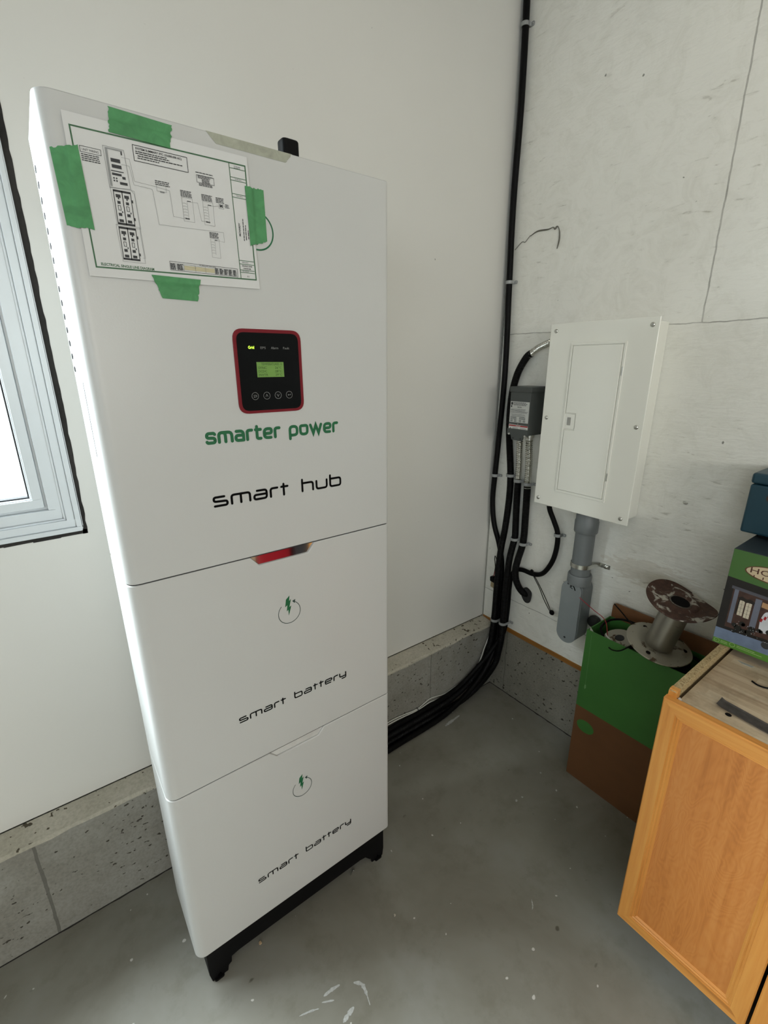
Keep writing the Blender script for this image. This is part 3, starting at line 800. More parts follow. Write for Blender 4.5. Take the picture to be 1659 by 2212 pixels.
# wiring
def wl(*pts): s_.line(list(pts), .00042)
wl((-1.4700,1.8702),(-1.4590,1.8702),(-1.4560,1.8420),(-1.4262,1.8405),(-1.4060,1.8385),(-1.4045,1.8030),(-1.3860,1.8022))
wl((-1.4710,1.8610),(-1.4605,1.8608),(-1.4575,1.8370),(-1.4320,1.8360),(-1.4311,1.8312),(-1.4283,1.7877),(-1.3246,1.7909),(-1.3243,1.7759),(-1.3300,1.7765))
wl((-1.4632,1.8300),(-1.4590,1.8240),(-1.4560,1.7360),(-1.4600,1.7362))
s_.frame(-1.4250, 1.8350, -1.4110, 1.8435, .0004); s_.rect(-1.4205, 1.8335, -1.4140, 1.8355)
k_.greek(-1.4262, 1.8495, .023, 3, .0024, .0012, .3)
for (x0, zt_, zb_) in ((-1.3894, 1.8430, 1.7990), (-1.3560, 1.8430, 1.7985)):
    k_.greek(x0, zt_, .0185, 5, .0019, .0011, .15)
    s_.frame(x0+.001, zb_, x0+.0178, zt_-.0100, .0004)
    for k in range(6): s_.line([(x0+.0015, zt_-.0185-.0042*k), (x0+.0048, zt_-.0180-.0042*k), (x0+.0082, zt_-.0187-.0042*k)], .0004)
    s_.line([(x0+.0090, zt_-.0420), (x0+.0090, zt_-.0150), (x0+.0190, zt_-.0148)], .0004); k_.rect(x0+.0092, zt_-.0150, x0+.0150, zt_-.0138); k_.rect(x0+.0035, zt_-.0408, x0+.0102, zt_-.0390)
wl((-1.3700,1.8282),(-1.3635,1.8285),(-1.3600,1.8030),(-1.3525,1.8035)); wl((-1.3370,1.8280),(-1.3290,1.8300))
k_.greek(-1.3325, 1.8425, .014, 4, .0021, .0012, .1); s_.frame(-1.3283, 1.8268, -1.3200, 1.8352, .0005); k_.text('M', -1.3266, 1.8288, .0062, width=.005, bold=.05)
wl((-1.3200,1.8312),(-1.3165,1.8314)); k_.greek(-1.3172, 1.8345, .0075, 3, .0021, .0011, .2)
k_.frame(-1.3605, 1.8592, -1.3325, 1.8695, .0006); k_.greek(-1.3615, 1.8738, .028, 1, .002, .0012, .05); k_.greek(-1.3585, 1.8700, .025, 3, .0018, .0011, .25)
k_.greek(-1.3525, 1.8645, .014, 4, .0016, .0010, .2); k_.greek(-1.3580, 1.8580, .024, 2, .0019, .0011, .1)
x0, zt_ = -1.3490, 1.7885
k_.greek(x0, zt_, .0155, 5, .0018, .0011, .15); s_.frame(x0+.001, 1.7500, x0+.0155, 1.7790, .0004)
for k in range(5): s_.line([(x0+.0015, 1.7735-.0042*k), (x0+.0042, 1.7740-.0042*k), (x0+.0072, 1.7734-.0042*k)], .0004)
s_.line([(x0+.0078, 1.7545), (x0+.0078, 1.7765), (x0+.0180, 1.7768)], .0004); k_.rect(x0+.008, 1.7765, x0+.0125, 1.7777)
obj('device_print', k_, INKK, sheet); k_ = sp(2)
# table
y_.rect(-1.3970, 1.7255, -1.3465, 1.7318); k_.frame(-1.4195, 1.7232, -1.3055, 1.7362, .0006); s_.line([(-1.4195,1.7338),(-1.3055,1.7338)], .0004)
for k in range(5): s_.line([(-1.4195,1.7320-.0016*k),(-1.3055,1.7320-.0016*k)], .0003)
for x in (-1.4110,-1.3975,-1.3790,-1.3620,-1.3460,-1.3380,-1.3300,-1.3220,-1.3140): s_.line([(x,1.7232),(x,1.7338)], .0004)
k_.greek(-1.4188, 1.7334, .0075, 6, .0016, .0011, .1); k_.greek(-1.4085, 1.7334, .0105, 6, .0016, .0011, .3)
for x in (-1.3455,-1.3375,-1.3295,-1.3215,-1.3135): k_.greek(x, 1.7334, .0062, 6, .0016, .0011, .3)
k_.text('AC Equipment Wire Sizing', -1.3720, 1.7343, .0026, width=.028)
obj('table_print', k_, INKK, sheet); k_ = sp(2)
# title block
k_.text('MCHARDY', -1.2935, 1.7895, .0042, width=.0205, rot=PI/2, bold=.03)
for i, (xx, za, ln_) in enumerate(((-1.2885,1.7830,.035),(-1.2845,1.7845,.024),(-1.2802,1.7865,.014))):
    q = Print((xx, YP-.0004, za), (0,0,1), (-1,0,0)); q.greek(0, 0, ln_, 1, .002, .0014, .05); k_.add(q.v, q.f)
k_.text('SINGLE LINE', -1.2870, 1.7413, .0032, 'CENTER', width=.0185, bold=.02); k_.text('DIAGRAM', -1.2870, 1.7372, .0032, 'CENTER', width=.0135, bold=.02); k_.text('E1', -1.2860, 1.7245, .0034, 'CENTER', width=.0035)
s_.greek(-1.2960, 1.8950, .012, 2, .0022, .0011, .2)
for zz in (1.8762, 1.8515, 1.7487, 1.7343): s_.greek(-1.2960, zz, .012, 1, .0022, .0011, .1)
obj('title_print', k_, INKK, sheet); obj('cabinet_drawing', d_, INKK, sheet); obj('wiring_lines', s_, INKS, sheet); obj('table_cells', y_, INKY, sheet)

def surf_y(x):
    if x < BX0+BR:
        d = BX0+BR-x; return BY+BR-math.sqrt(max(0, BR*BR-d*d))
    return BY
def tape(label, quad, m, lift_fn, n=14, torn=(0,2), seed=1, name='tape_strip'):
    # quad: four (x, z) corners TL, TR, BR, BL; the strip follows the surface below it
    rn = random.Random(seed); TL, TR, BR_, BL = [Vector(q) for q in quad]
    vs = []; nn = n
    ja = [rn.uniform(-.0012, .0012) for _ in range(nn+1)]; jb = [rn.uniform(-.0012, .0012) for _ in range(nn+1)]
    for j in range(nn+1):
        v = j/nn
        for i in range(nn+1):
            u = i/nn
            p = (TL*(1-u)+TR*u)*(1-v)+(BL*(1-u)+BR_*u)*v
            if 1 in torn and i == 0: p = p+Vector((ja[j], 0))
            if 3 in torn and i == nn: p = p+Vector((jb[j], 0))
            if 0 in torn and j == 0: p = p+Vector((0, ja[i]))
            if 2 in torn and j == nn: p = p+Vector((0, jb[i]))
            vs.append((p.x, surf_y(p.x)-lift_fn(p.x, p.y), p.y))
    W = nn+1; n0 = len(vs); vs += [(a, b_+.00015, c) for a, b_, c in vs]; fs = []
    for j in range(nn):
        for i in range(nn):
            a = j*W+i; fs.append((a, a+1, a+W+1, a+W)); fs.append((n0+a, n0+a+W, n0+a+W+1, n0+a+1))
    rim = list(range(W))+[j*W+nn for j in range(1, nn+1)]+[nn*W+i for i in range(nn-1, -1, -1)]+[j*W for j in range(nn-1, 0, -1)]
    for a, b_ in zip(rim, rim[1:]+rim[:1]): fs.append((a, n0+a, n0+b_, b_))
    mb = MB(); mb.add(vs, fs, True)
    c = sum(quad[k][0] for k in range(4))/4, sum(quad[k][1] for k in range(4))/4
    return tag(obj(name, mb, m, None, loc=(c[0], BY, c[1])), label, 'tape', 'green tapes holding the diagram' if m is TAPEG else None)
def lift(px0, px1, pz0, pz1):
    def f(x, z):
        # smooth step up onto the sheet
        def ss(t): t = max(0, min(1, t)); return t*t*(3-2*t)
        ins = min(ss((x-(px0-.006))/.006), ss(((px1+.006)-x)/.006), ss((z-(pz0-.006))/.006), ss(((pz1+.006)-z)/.006))
        return .0010+.0030*ins
    return f
LF = lift(-1.5385, -1.268, 1.7045, 1.9125)
tape('green painters tape over the top edge of the diagram sheet', [(-1.4770,1.9325),(-1.3900,1.9300),(-1.3970,1.8975),(-1.4815,1.8990)], TAPEG, LF, torn=(1,3), seed=1)
tape('green painters tape over the left edge of the diagram sheet', [(-1.5595,1.8650),(-1.5250,1.8735),(-1.5215,1.7675),(-1.5560,1.7680)], TAPEG, LF, torn=(0,2), seed=2)
tape('green painters tape over the right edge of the sheet, beside the green arc', [(-1.2795,1.8690),(-1.2440,1.8690),(-1.2435,1.7875),(-1.2775,1.7765)], TAPEG, LF, torn=(0,2), seed=3)
tape('green painters tape under the bottom edge of the diagram sheet', [(-1.4500,1.7130),(-1.3735,1.7125),(-1.3800,1.6780),(-1.4370,1.6790)], TAPEG, LF, torn=(1,3), seed=4)
tape('pale beige masking tape along the top edge of the cabinet, right of the sheet', [(-1.3375,1.9362),(-1.1835,1.9362),(-1.1965,1.9205),(-1.3220,1.9215)], TAPEB, lambda x, z: .0005, torn=(3,), seed=5)

# ------------------------------------------------------------------ breaker panel on the right wall
bp = thing('breaker_panel', (0, -.5, 1.05), 'cream painted breaker panel with a closed inner door on the right wall', 'electrical panel')
PX = -.1117
obj('box', MB().box(PX+.004, -.001, -.335, -.662, 1.056, 1.697), PANEL, bp, .004)
cov = obj('cover', MB().box(PX, PX+.006, -.313, -.684, 1.048, 1.706), PANEL, bp, .0025, 3)
mb = MB()   # raised ring around door
dy0, dy1, dz0, dz1 = -.402, -.596, 1.112, 1.641
def ring(mb, y0, y1, z0, z1, w_, xa, xb):
    mb.box(xa, xb, y0, y1, z1-w_, z1); mb.box(xa, xb, y0, y1, z0, z0+w_); mb.box(xa, xb, y0, y0-w_, z0+w_, z1-w_); mb.box(xa, xb, y1+w_, y1, z0+w_, z1-w_)
ring(mb, dy0, dy1, dz0, dz1, .008, PX-.0040, PX+.001); obj('door_surround', mb, PANEL, bp, .0015)
door = obj('inner_door', MB().prism([(dy0-.0105, dz0+.0105), (dy0-.0105, 1.345), (-.452, 1.345), (-.452, 1.405), (dy0-.0105, 1.405), (dy0-.0105, dz1-.0105), (dy1+.0105, dz1-.0105), (dy1+.0105, dz0+.0105)], PX-.0058, PX+.001, 'yz'), PANEL, bp, .0018)
lt = obj('latch', MB().box(PX-.0030, PX+.001, -.402, -.449, 1.349, 1.401), PANEL, bp, .0018)
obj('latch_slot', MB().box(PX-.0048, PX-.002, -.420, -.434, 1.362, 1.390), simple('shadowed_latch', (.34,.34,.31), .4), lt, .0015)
for z in (1.549, 1.202):
    obj('hinge', MB().box(PX-.0050, PX-.001, -.5895, -.5955, z-.014, z+.014), STEEL, bp, .0015)
for (y, z) in ((-.336,1.682),(-.664,1.683),(-.332,1.381),(-.663,1.378),(-.331,1.072),(-.659,1.069)):
    mb = MB().lathe([(.0072,0),(.0070,.0018),(.0050,.0038),(.0018,.0046)], (PX, y, z), (-1,0,0), 18)
    mb.box(PX-.0052, PX-.0044, y-.0040, y+.0040, z-.0006, z+.0006); mb.box(PX-.0052, PX-.0044, y-.0006, y+.0006, z-.0040, z+.0040)
    obj('cover_screw', mb, STEEL, bp)
# ------------------------------------------------------------------ dark grey box with labels
gb = thing('transformer_box', (-.05, -.205, 1.28), 'dark grey metal box with rating label, mounted left of the breaker panel', 'electrical box')
obj('case', MB().box(-.110, -.001, -.158, -.254, 1.302, 1.468), GBOX, gb, .002)
obj('lid', MB().box(-.1135, -.001, -.1545, -.2575, 1.466, 1.488), GBOX, gb, .003)
mb = MB().prism(round_poly([(-.157,1.325),(-.157,1.300),(-.175,1.300),(-.181,1.281),(-.232,1.279),(-.237,1.300),(-.254,1.300),(-.254,1.325)], .003), -.1135, -.1095, 'yz')
obj('bottom_flange', mb, GBOX, gb)
GF = (Vector((0,-1,0)), Vector((0,0,1)))
p = Print((-.1104, 0, 0), *GF); p.rect(.161, 1.350, .251, 1.431); lab = obj('rating_label', p, simple('aluminium_label', (.50,.51,.49), .5), gb)
p = Print((-.1106, 0, 0), *GF); p.rect(.164,1.418,.174,1.428); p.rect(.164,1.408,.170,1.416); p.greek(.177, 1.428, .068, 3, .0045, .0022, .15); p.text('9070', .205, 1.408, .006, 'CENTER', width=.02, bold=.03)
p.greek(.164, 1.402, .083, 4, .0042, .0016, .2); p.greek(.168, 1.383, .07, 3, .004, .0013, .2)
for x in (.166, .208): p.greek(x, 1.372, .030, 3, .0035, .0018, .1)
for x in (.166, .184, .208, .226): p.greek(x, 1.361, .012, 3, .0032, .0018, .1)
obj('label_print', p, INKK, lab)
p = Print((-.1104, 0, 0), *GF); p.poly(round_poly([(.160,1.313),(.252,1.311),(.252,1.340),(.160,1.342)], .003)); wl_ = obj('warning_label', p, simple('white_label', (.60,.60,.57), .5), gb)
p = Print((-.1106, 0, 0), *GF); p.rect(.161,1.3345,.251,1.3395); obj('red_band', p, simple('warning_red', (.30,.008,.012), .5), wl_)
p = Print((-.1108, 0, 0), *GF); p.text('DANGER', .206, 1.3352, .0048, 'CENTER', width=.022); obj('danger_lettering', p, PAPER, wl_)
p = Print((-.1106, 0, 0), *GF); p.poly([(.170,1.331),(.166,1.324),(.169,1.3245),(.167,1.316),(.174,1.325),(.171,1.3248)]); obj('shock_symbol', p, INKK, wl_)
p = Print((-.1106, 0, 0), *GF); p.greek(.180, 1.331, .030, 7, .0025, .0012, .2); p.greek(.215, 1.331, .032, 6, .0025, .0012, .2); obj('warning_print', p, INKS, wl_)
for (y, z) in ((-.167,1.303),(-.243,1.300),(-.207,1.3455)):
    r = .0045 if z < 1.31 else .002
    obj('screw', MB().lathe([(r,0),(r*.95,.0014),(r*.5,.0028)], (-.1135, y, z), (-1,0,0), 14), STEEL, gb)
for y in (-.188, -.224): obj('flange_hole', MB().lathe([(.0032,0),(.0032,.0004)], (-.1136, y, 1.2885), (-1,0,0), 12, False), SEAM, gb)
# ------------------------------------------------------------------ conduits and cables
def flex(name, path, r, m, label, cat, corr=None, group=None, n=8, extra=None):
    P = smooth_path(path, n); 
    if corr: P = even_path(P, corr[0]/6)
    o = obj(name, MB().tube(P, r, 16, corr), m, None, loc=path[-1]); tag(o, label, cat, group); return o
CABLES = []
def lay(root, name, path, r, m, corr=None, step=.012, tagv=None):
    CABLES.append((root, name, even_path(smooth_path(path, 8), step), r, m, corr, tagv))
def settle():
    # push neighbouring cables apart so that they lie beside one another, on the floor, off the wall and kerb
    import numpy as np
    P = [np.array([tuple(v) for v in c[2]]) for c in CABLES]; O = [p.copy() for p in P]
    rad = np.concatenate([np.full(len(p), c[3]+(c[5][1] if c[5] else 0)+.0003) for p, c in zip(P, CABLES)])
    idx = np.concatenate([np.full(len(p), i) for i, p in enumerate(P)])
    A = np.concatenate(P); orig = A.copy()
    pin = np.where(orig[:, 2] > .86, 0.0, 1.0)
    wires = np.isin(idx, [i for i, c in enumerate(CABLES) if c[3] < .004])
    pin[(~wires) & (np.concatenate([[1.0 if k < 3 or k > len(p)-3 else 0 for k in range(len(p))] for p in P]) > 0)] = 0
    mass = np.where(wires, 6.0, 1.0)
    for it in range(150):
        D = A[:, None, :]-A[None, :, :]; L = np.sqrt((D**2).sum(2))+1e-9
        need = rad[:, None]+rad[None, :]; ov = np.where((L < need) & (idx[:, None] != idx[None, :]), need-L, 0)
        wgt = (mass[:, None])/(mass[:, None]+mass[None, :])
        A = A+(D/L[:, :, None]*(ov*wgt)[:, :, None]).sum(1)*.45*pin[:, None]
        disp = A-orig
        for i in range(len(P)):
            m_ = idx == i; d = disp[m_]; e = d.copy(); e[1:-1] = .5*d[1:-1]+.25*(d[:-2]+d[2:]); disp[m_] = e if it < 128 else d
        A = orig+disp*np.maximum(pin, 0)[:, None]
        A[:, 0] = np.where(pin > 0, np.minimum(A[:, 0], -(rad+.0005)), A[:, 0]); A[:, 2] = np.maximum(A[:, 2], rad+.0003)
        k = (A[:, 2] < ZK-.004) & (A[:, 1] > -KD-rad-.001); A[k, 1] = (-KD-rad-.001)[k]
    for i, (root, name, _, r, m, corr, tagv) in enumerate(CABLES):
        Q = [Vector(v) for v in A[idx == i]]; Q = smooth_path(Q, 6 if corr else 2)
        if corr: Q = even_path(Q, corr[0]/4)
        if tagv: tag(obj(name, MB().tube(Q, r, 8), m, None, loc=tagv[0]), *tagv[1:])
        else: obj(name, MB().tube(Q, r, 14, corr), m, root)

root = thing('flexible_conduit', (-.02, -.095, 1.3), 'black corrugated conduit arching from the breaker panel side down to the floor', 'conduit')
P1 = [(-.050,-.318,1.650),(-.046,-.285,1.652),(-.040,-.250,1.643),(-.030,-.205,1.628),(-.022,-.165,1.606)]
obj('metal_section', MB().tube(even_path(smooth_path(P1, 8), .0012), .0115, 16, (.0090,.0022)), GALV, root)
cn = MB().lathe([(.019,0),(.019,.010),(.016,.012),(.016,.026)], (-.050,-.334,1.650), (0,1,0), 20); obj('connector', cn, STEEL, root)
P2 = [(-.0235,-.176,1.612),(-.022,-.150,1.595),(-.021,-.112,1.530),(-.021,-.092,1.435),(-.021,-.094,1.299),(-.021,-.119,1.113),(-.021,-.122,.996),(-.024,-.115,.860),(-.036,-.113,.780),(-.041,-.110,.700),(-.041,-.108,.600),(-.041,-.108,.401),
      (-.046,-.110,.310),(-.058,-.110,.235),(-.090,-.106,.165),(-.160,-.100,.105),(-.270,-.098,.065),(-.400,-.097,.050),(-.550,-.097,.048),(-.700,-.098,.048),(-.95,-.12,.048),(-1.2,-.20,.10)]
lay(root, 'black_section', P2, .0142, CABLE, (.0064,.0006))
root = thing('flexible_conduit', (-.02, -.16, .9), 'left of the two half-metal conduits under the dark grey box, running to the floor', 'conduit')
P1 = [(-.052,-.176,1.285),(-.046,-.174,1.24),(-.032,-.168,1.17),(-.022,-.162,1.105),(-.021,-.161,1.090)]
obj('metal_section', MB().tube(even_path(smooth_path(P1, 8), .0012), .0115, 16, (.0090,.0022)), GALV, root)
obj('connector', MB().lathe([(.017,0),(.017,.012),(.014,.014),(.014,.024)], (-.052,-.176,1.3012), (0,0,-1), 20), BLACK, root)
P2 = [(-.021,-.161,1.098),(-.021,-.165,.963),(-.021,-.170,.865),(-.022,-.170,.828),(-.036,-.164,.740),(-.040,-.162,.674),(-.040,-.158,.530),(-.040,-.158,.407),(-.042,-.157,.330),(-.048,-.150,.250),(-.056,-.140,.170),(-.120,-.127,.090),(-.220,-.116,.038),(-.340,-.106,.018),(-.500,-.098,.016),(-.700,-.099,.016),(-.95,-.12,.016),(-1.2,-.20,.05)]
lay(root, 'black_section', P2, .0142, CABLE, (.0064,.0006))
root = thing('flexible_conduit', (-.02, -.21, .8), 'right of the two half-metal conduits under the dark grey box, ending in the wall', 'conduit')
P1 = [(-.052,-.222,1.285),(-.046,-.221,1.24),(-.032,-.217,1.17),(-.022,-.211,1.098),(-.021,-.211,1.068)]
obj('metal_section', MB().tube(even_path(smooth_path(P1, 8), .0012), .0128, 16, (.0090,.0023)), GALV, root)
mb = MB().lathe([(.018,0),(.018,.012),(.015,.014),(.015,.024)], (-.052,-.222,1.3012), (0,0,-1), 20)
obj('connector', mb, STEEL, root)
P2 = [(-.021,-.211,1.076),(-.021,-.215,.955),(-.022,-.217,.828),(-.034,-.206,.740),(-.039,-.202,.690),(-.036,-.207,.645),(-.028,-.222,.608),(-.018,-.240,.586),(-.006,-.248,.580)]
lay(root, 'black_section', P2, .0146, CABLE, (.0064,.0006))
mb = MB(); mb.prism([( -.250+ (.031+.003*math.sin(3*a+1))*math.cos(a)*.85, .575+(.036+.003*math.sin(2*a))*math.sin(a)) for a in [2*PI*k/24 for k in range(24)]], -.012, -.0005, 'yz')
obj('putty_seal', mb, simple('black_duct_putty', (.018,.018,.018), .8, 0, .3, 90, .5, 120), root, .003)
# small cable from panel bottom
root = thing('power_cable', (-.02, -.37, .9), 'black cable hooking down from the breaker panel bottom into the bundle', 'cable')
P = [(-.050,-.340,1.050),(-.042,-.343,1.010),(-.030,-.360,.963),(-.021,-.377,.912),(-.020,-.379,.847),(-.020,-.365,.780),(-.018,-.328,.716),(-.013,-.279,.692),(-.0115,-.222,.690),(-.0115,-.185,.675),(-.0115,-.160,.620),(-.0115,-.158,.45),(-.020,-.152,.33),(-.055,-.125,.245),(-.130,-.104,.165),(-.240,-.094,.102),(-.400,-.092,.080),(-.700,-.094,.078),(-.95,-.12,.078)]
lay(root, 'cable_jacket', P, .0102, CABLE)
obj('gland', MB().lathe([(.016,0),(.016,.010),(.012,.012),(.012,.026)], (-.050,-.340,1.0555), (0,0,-1), 18), STEEL, root)
# main cable down the corner
root = thing('power_cable', (-.016, -.03, 1.9), 'long black cable running down the wall corner from the ceiling', 'cable')
P = [(-.018,-.016,2.998),(-.018,-.018,2.844),(-.018,-.024,2.768),(-.018,-.031,2.478),(-.018,-.027,2.159),(-.018,-.035,1.880),(-.018,-.046,1.546),(-.018,-.038,1.253),(-.018,-.031,1.097),(-.018,-.028,.973),(-.018,-.046,.865),(-.0135,-.080,.773),(-.0130,-.104,.680),(-.0130,-.109,.55),(-.0130,-.109,.40),(-.026,-.116,.30),(-.095,-.122,.17),(-.175,-.118,.085),(-.300,-.124,.035),(-.450,-.128,.014),(-.700,-.130,.013),(-.95,-.15,.013)]
lay(root, 'cable_jacket', P, .0118, CABLE)
P = [(-.006,-.007,2.998),(-.006,-.007,2.6),(-.006,-.0075,2.0),(-.006,-.008,1.4),(-.006,-.008,1.1)]
tag(obj('corner_wire', MB().tube(smooth_path(P, 4), .0032, 8), simple('grey_wire', (.20,.20,.19), .5), None, loc=P[-1]), 'thin grey wire in the wall corner behind the long black cable', 'wire')
# white data wires with the bundle
for k, (dy, dz, lab_) in enumerate(((0, 0, 'thin white wire strapped along the black bundle, nearer the kerb'), (-.0055, -.0075, 'thin white wire strapped along the black bundle, nearer the conduits'))):
    b = .010*(1-k)
    P = [(-.006,-.062+dy*1.5,.52),(-.010,-.068+dy*1.5,.45),(-.020,-.082+dy,.36),(-.045,-.088+dy,.285),(-.075,-.089+dy,.235),(-.115,-.090+dy,.160),(-.185,-.0875+dy,.110+dz),(-.250,-.083+dy,.097+dz),(-.330,-.083+dy,.088+dz),(-.385,-.082+dy,.090+b+dz),(-.430,-.082+dy,.096+b+dz),(-.500,-.083+dy,.090+dz),(-.580,-.083+dy,.100+dz),(-.663,-.084+dy,.107+dz),(-.9,-.09+dy,.107+dz)]
    lay(None, 'data_wire', P, .0024, WIREW, None, .012, (P[2], lab_, 'wire', 'white wires along the bundle'))
settle()
def tie(c, r, ax, label):
    P = [Vector(c)+r*(math.cos(a)*Vector(ax).orthogonal().normalized()+math.sin(a)*Vector(ax).normalized().cross(Vector(ax).orthogonal().normalized())) for a in [2*PI*k/16 for k in range(16)]]
    tag(obj('cable_tie', MB().tube(P, .0014, 6, closed=True), CABLE, None, loc=c), label, 'cable tie', 'black ties on the white wires')
tie((-.024,-.086,.352), .0075, (.2,.2,1), 'black cable tie on the white wires at kerb top height')
tie((-.118,-.091,.158), .0075, (1,0,-.6), 'black cable tie on the white wires at the bend')
tie((-.502,-.085,.088), .0075, (1,0,0), 'black cable tie on the white wires just above the floor')
# hanging tie loop and the small lead left of the bundle
root = thing('pull_cord', (-.03,-.29,.70), 'thin black cord loop with round toggle hanging from the hooked cable', 'cord')
obj('loop', MB().tube(smooth_path([(-.034,-.286,.712),(-.036,-.300,.690),(-.030,-.326,.650),(-.026,-.350,.605),(-.022,-.380,.563),(-.022,-.388,.560),(-.024,-.372,.590),(-.028,-.346,.632),(-.034,-.312,.682),(-.036,-.288,.708)], 6, True), .0017, 8, closed=True), CABLE, root)
obj('toggle', MB().lathe([(.004,0),(.010,.002),(.012,.006),(.010,.010),(.003,.012)], (-.014,-.392,.556), (-1,0,0), 16), CABLE, root)
obj('knot', MB().lathe([(.003,-.007),(.007,-.004),(.007,.004),(.003,.007)], (-.034,-.283,.714), (0,1,.4), 12), CABLE, root)
root = thing('connector_lead', (-.02,-.07,.62), 'thin black lead with a plug hanging left of the cable bundle', 'lead')
obj('lead_wire', MB().tube(smooth_path([(-.022,-.082,.69),(-.014,-.064,.705),(-.010,-.058,.69),(-.016,-.070,.655),(-.018,-.070,.63),(-.018,-.066,.60)], 6), .0018, 8), CABLE, root)
obj('red_wire', MB().tube(smooth_path([(-.021,-.080,.655),(-.021,-.073,.625),(-.020,-.067,.600)], 6), .0013, 8), WIRER, root)
obj('plug', MB().prism(round_poly([(-.078,.572),(-.052,.575),(-.050,.598),(-.072,.604)], .004), -.026, -.008, 'yz'), CABLE, root, .002)
tag(obj('wood_shim', MB().prism([(-.040,.535),(-.068,.530),(-.068,.566),(-.042,.572)], -.004, -.0004, 'yz'), simple('pale_shim', (.38,.30,.17), .8), None, loc=(-.002,-.055,.55)), 'small pale wood shim on the wall behind the cable bundle', 'shim')
# clips
def clip(y, z, r, label, lug=-1, x=-.021):
    c = thing('cable_clip', (-.001, y, z), label, 'cable clip', 'grey nylon cable clips')
    mb = MB(); seg = 14; vs = []
    ro, ri, h = r+.0032, r+.0006, .0060
    for k in range(seg+1):
        a = PI/2+PI*k/seg
        for rr, zz in ((ri, -h), (ro, -h), (ro, h), (ri, h)):
            vs.append((x+rr*math.cos(a)*1.0, y+rr*math.sin(a), z+zz))
    fs = []
    for k in range(seg):
        for q in range(4): fs.append((k*4+q, k*4+(q+1) % 4, k*4+4+(q+1) % 4, k*4+4+q))
    fs += [(0,1,2,3), tuple(seg*4+q for q in (3,2,1,0))]
    mb.add(vs, fs, True)
    mb.box(x, -.0006, y+ri, y+ro, z-h, z+h); mb.box(x, -.0006, y-ro, y-ri, z-h, z+h)
    ly = y+lug*(r+.003); 
    mb.prism(round_poly([(ly, z-h), (ly+lug*.013, z-h), (ly+lug*.013, z+h), (ly, z+h)], .0045), -.0045, -.0008, 'yz')
    obj('strap', mb, CLIP, c)
    obj('screw', MB().lathe([(.0030,0),(.0022,.0014)], (-.0045, ly+lug*.0075, z), (-1,0,0), 10), STEEL, c)
clip(-.0245, 2.70, .0118, 'grey clip highest on the long corner cable', x=-.018)
clip(-.035, 1.883, .0118, 'grey clip on the long corner cable above the breaker panel height', x=-.018)
clip(-.031, 1.092, .0118, 'grey clip on the long corner cable left of the flexible conduits', x=-.018)
clip(-.1185, 1.108, .0148, 'grey clip on the arching conduit, in the row below the dark grey box')
clip(-.161, 1.092, .0150, 'grey clip at the lower end of the left metal conduit section')
clip(-.211, 1.088, .0160, 'grey clip at the lower end of the right metal conduit section, beside the panel')
clip(-.1695, .826, .0148, 'grey clip on the left black conduit halfway down to the sill')
clip(-.217, .818, .0155, 'grey clip on the right black conduit above its bend')
clip(-.377, .906, .0108, 'grey clip on the hooked cable under the breaker panel')
clip(-.108, .395, .0148, 'left of the two grey clips just above the wooden sill', x=-.041)
clip(-.158, .400, .0148, 'right of the two grey clips just above the wooden sill', x=-.040)
# ------------------------------------------------------------------ PVC riser
pv = thing('conduit_riser', (-.055, -.513, .5), 'thick grey PVC pipe with access fitting below the breaker panel', 'conduit')
pc = (-.056, -.513)
obj('pipe', MB().lathe([(.0355,0),(.0355,.262)], (pc[0], pc[1], .786), (0,0,1), 36), PVC, pv)
obj('coupling', MB().lathe([(.0405,0),(.0425,.004),(.0425,.044),(.040,.048),(.040,.0855)], (pc[0], pc[1], .9675), (0,0,1), 36), PVC, pv)
mb = MB().lathe([(.0440,0),(.0440,.036),(.0420,.040)], (pc[0], pc[1], .756), (0,0,1), 36)
obj('hub_collar', mb, PVC, pv)
def obround(yc, z0, z1, hw, k=16):
    pts = [(yc+hw*math.cos(a), z1-hw+hw*math.sin(a)) for a in [PI*i/k for i in range(k+1)]]
    pts += [(yc+hw*math.cos(a), z0+hw+hw*math.sin(a)) for a in [PI+PI*i/k for i in range(k+1)]]
    return pts
bd = MB().prism(obround(-.510, .505, .772, .0400), -.083, -.012, 'yz'); obj('fitting_body', bd, PVC, pv, .002)
cv = obj('access_cover', MB().prism(obround(-.505, .498, .770, .0415), -.0900, -.0825, 'yz'), PVCL, pv, .0015)
for z in (.748, .520):
    mb = MB().lathe([(.0045,0),(.0045,.0004)], (-.0901, -.503, z), (-1,0,0), 12, False)
    obj('cover_screw', mb, SEAM, cv)
p = Print((-.0904, 0, 0), *GF); p.line([(.487,.752),(.503,.757),(.515,.748),(.522,.735)], .0045); p.line([(.503,.757),(.500,.742),(.510,.738)], .003); obj('pen_scribble', p, LETK, cv)
# straps
c = thing('pipe_strap', (-.001,-.513,.835), 'shiny metal strap around the grey PVC pipe', 'pipe strap')
mb = MB(); R_ = .0372; hh = .0085; vs = []; pts = [(-.0005, -.593), (-.0005, -.556)]
prof = []
for k in range(21):
    a = math.radians(262-164*k/20-0); prof.append((pc[0]+R_*math.cos(a)*1.0, pc[1]+R_*math.sin(a)))
path2 = [(-.0015,-.598),(-.0015,-.560),(-.030,-.5515)]+prof+[(-.030,-.4750),(-.0015,-.468),(-.0015,-.455)]
for (x, y) in path2:
    vs += [(x, y, .826), (x, y, .826+2*hh)]
    vs += [(x-.0018 if abs(x) < .01 else x+(x-pc[0])*.05, y+(y-pc[1])*.05 if abs(x) >= .01 else y, .826+2*hh), (x-.0018 if abs(x) < .01 else x+(x-pc[0])*.05, y+(y-pc[1])*.05 if abs(x) >= .01 else y, .826)]
fs = []
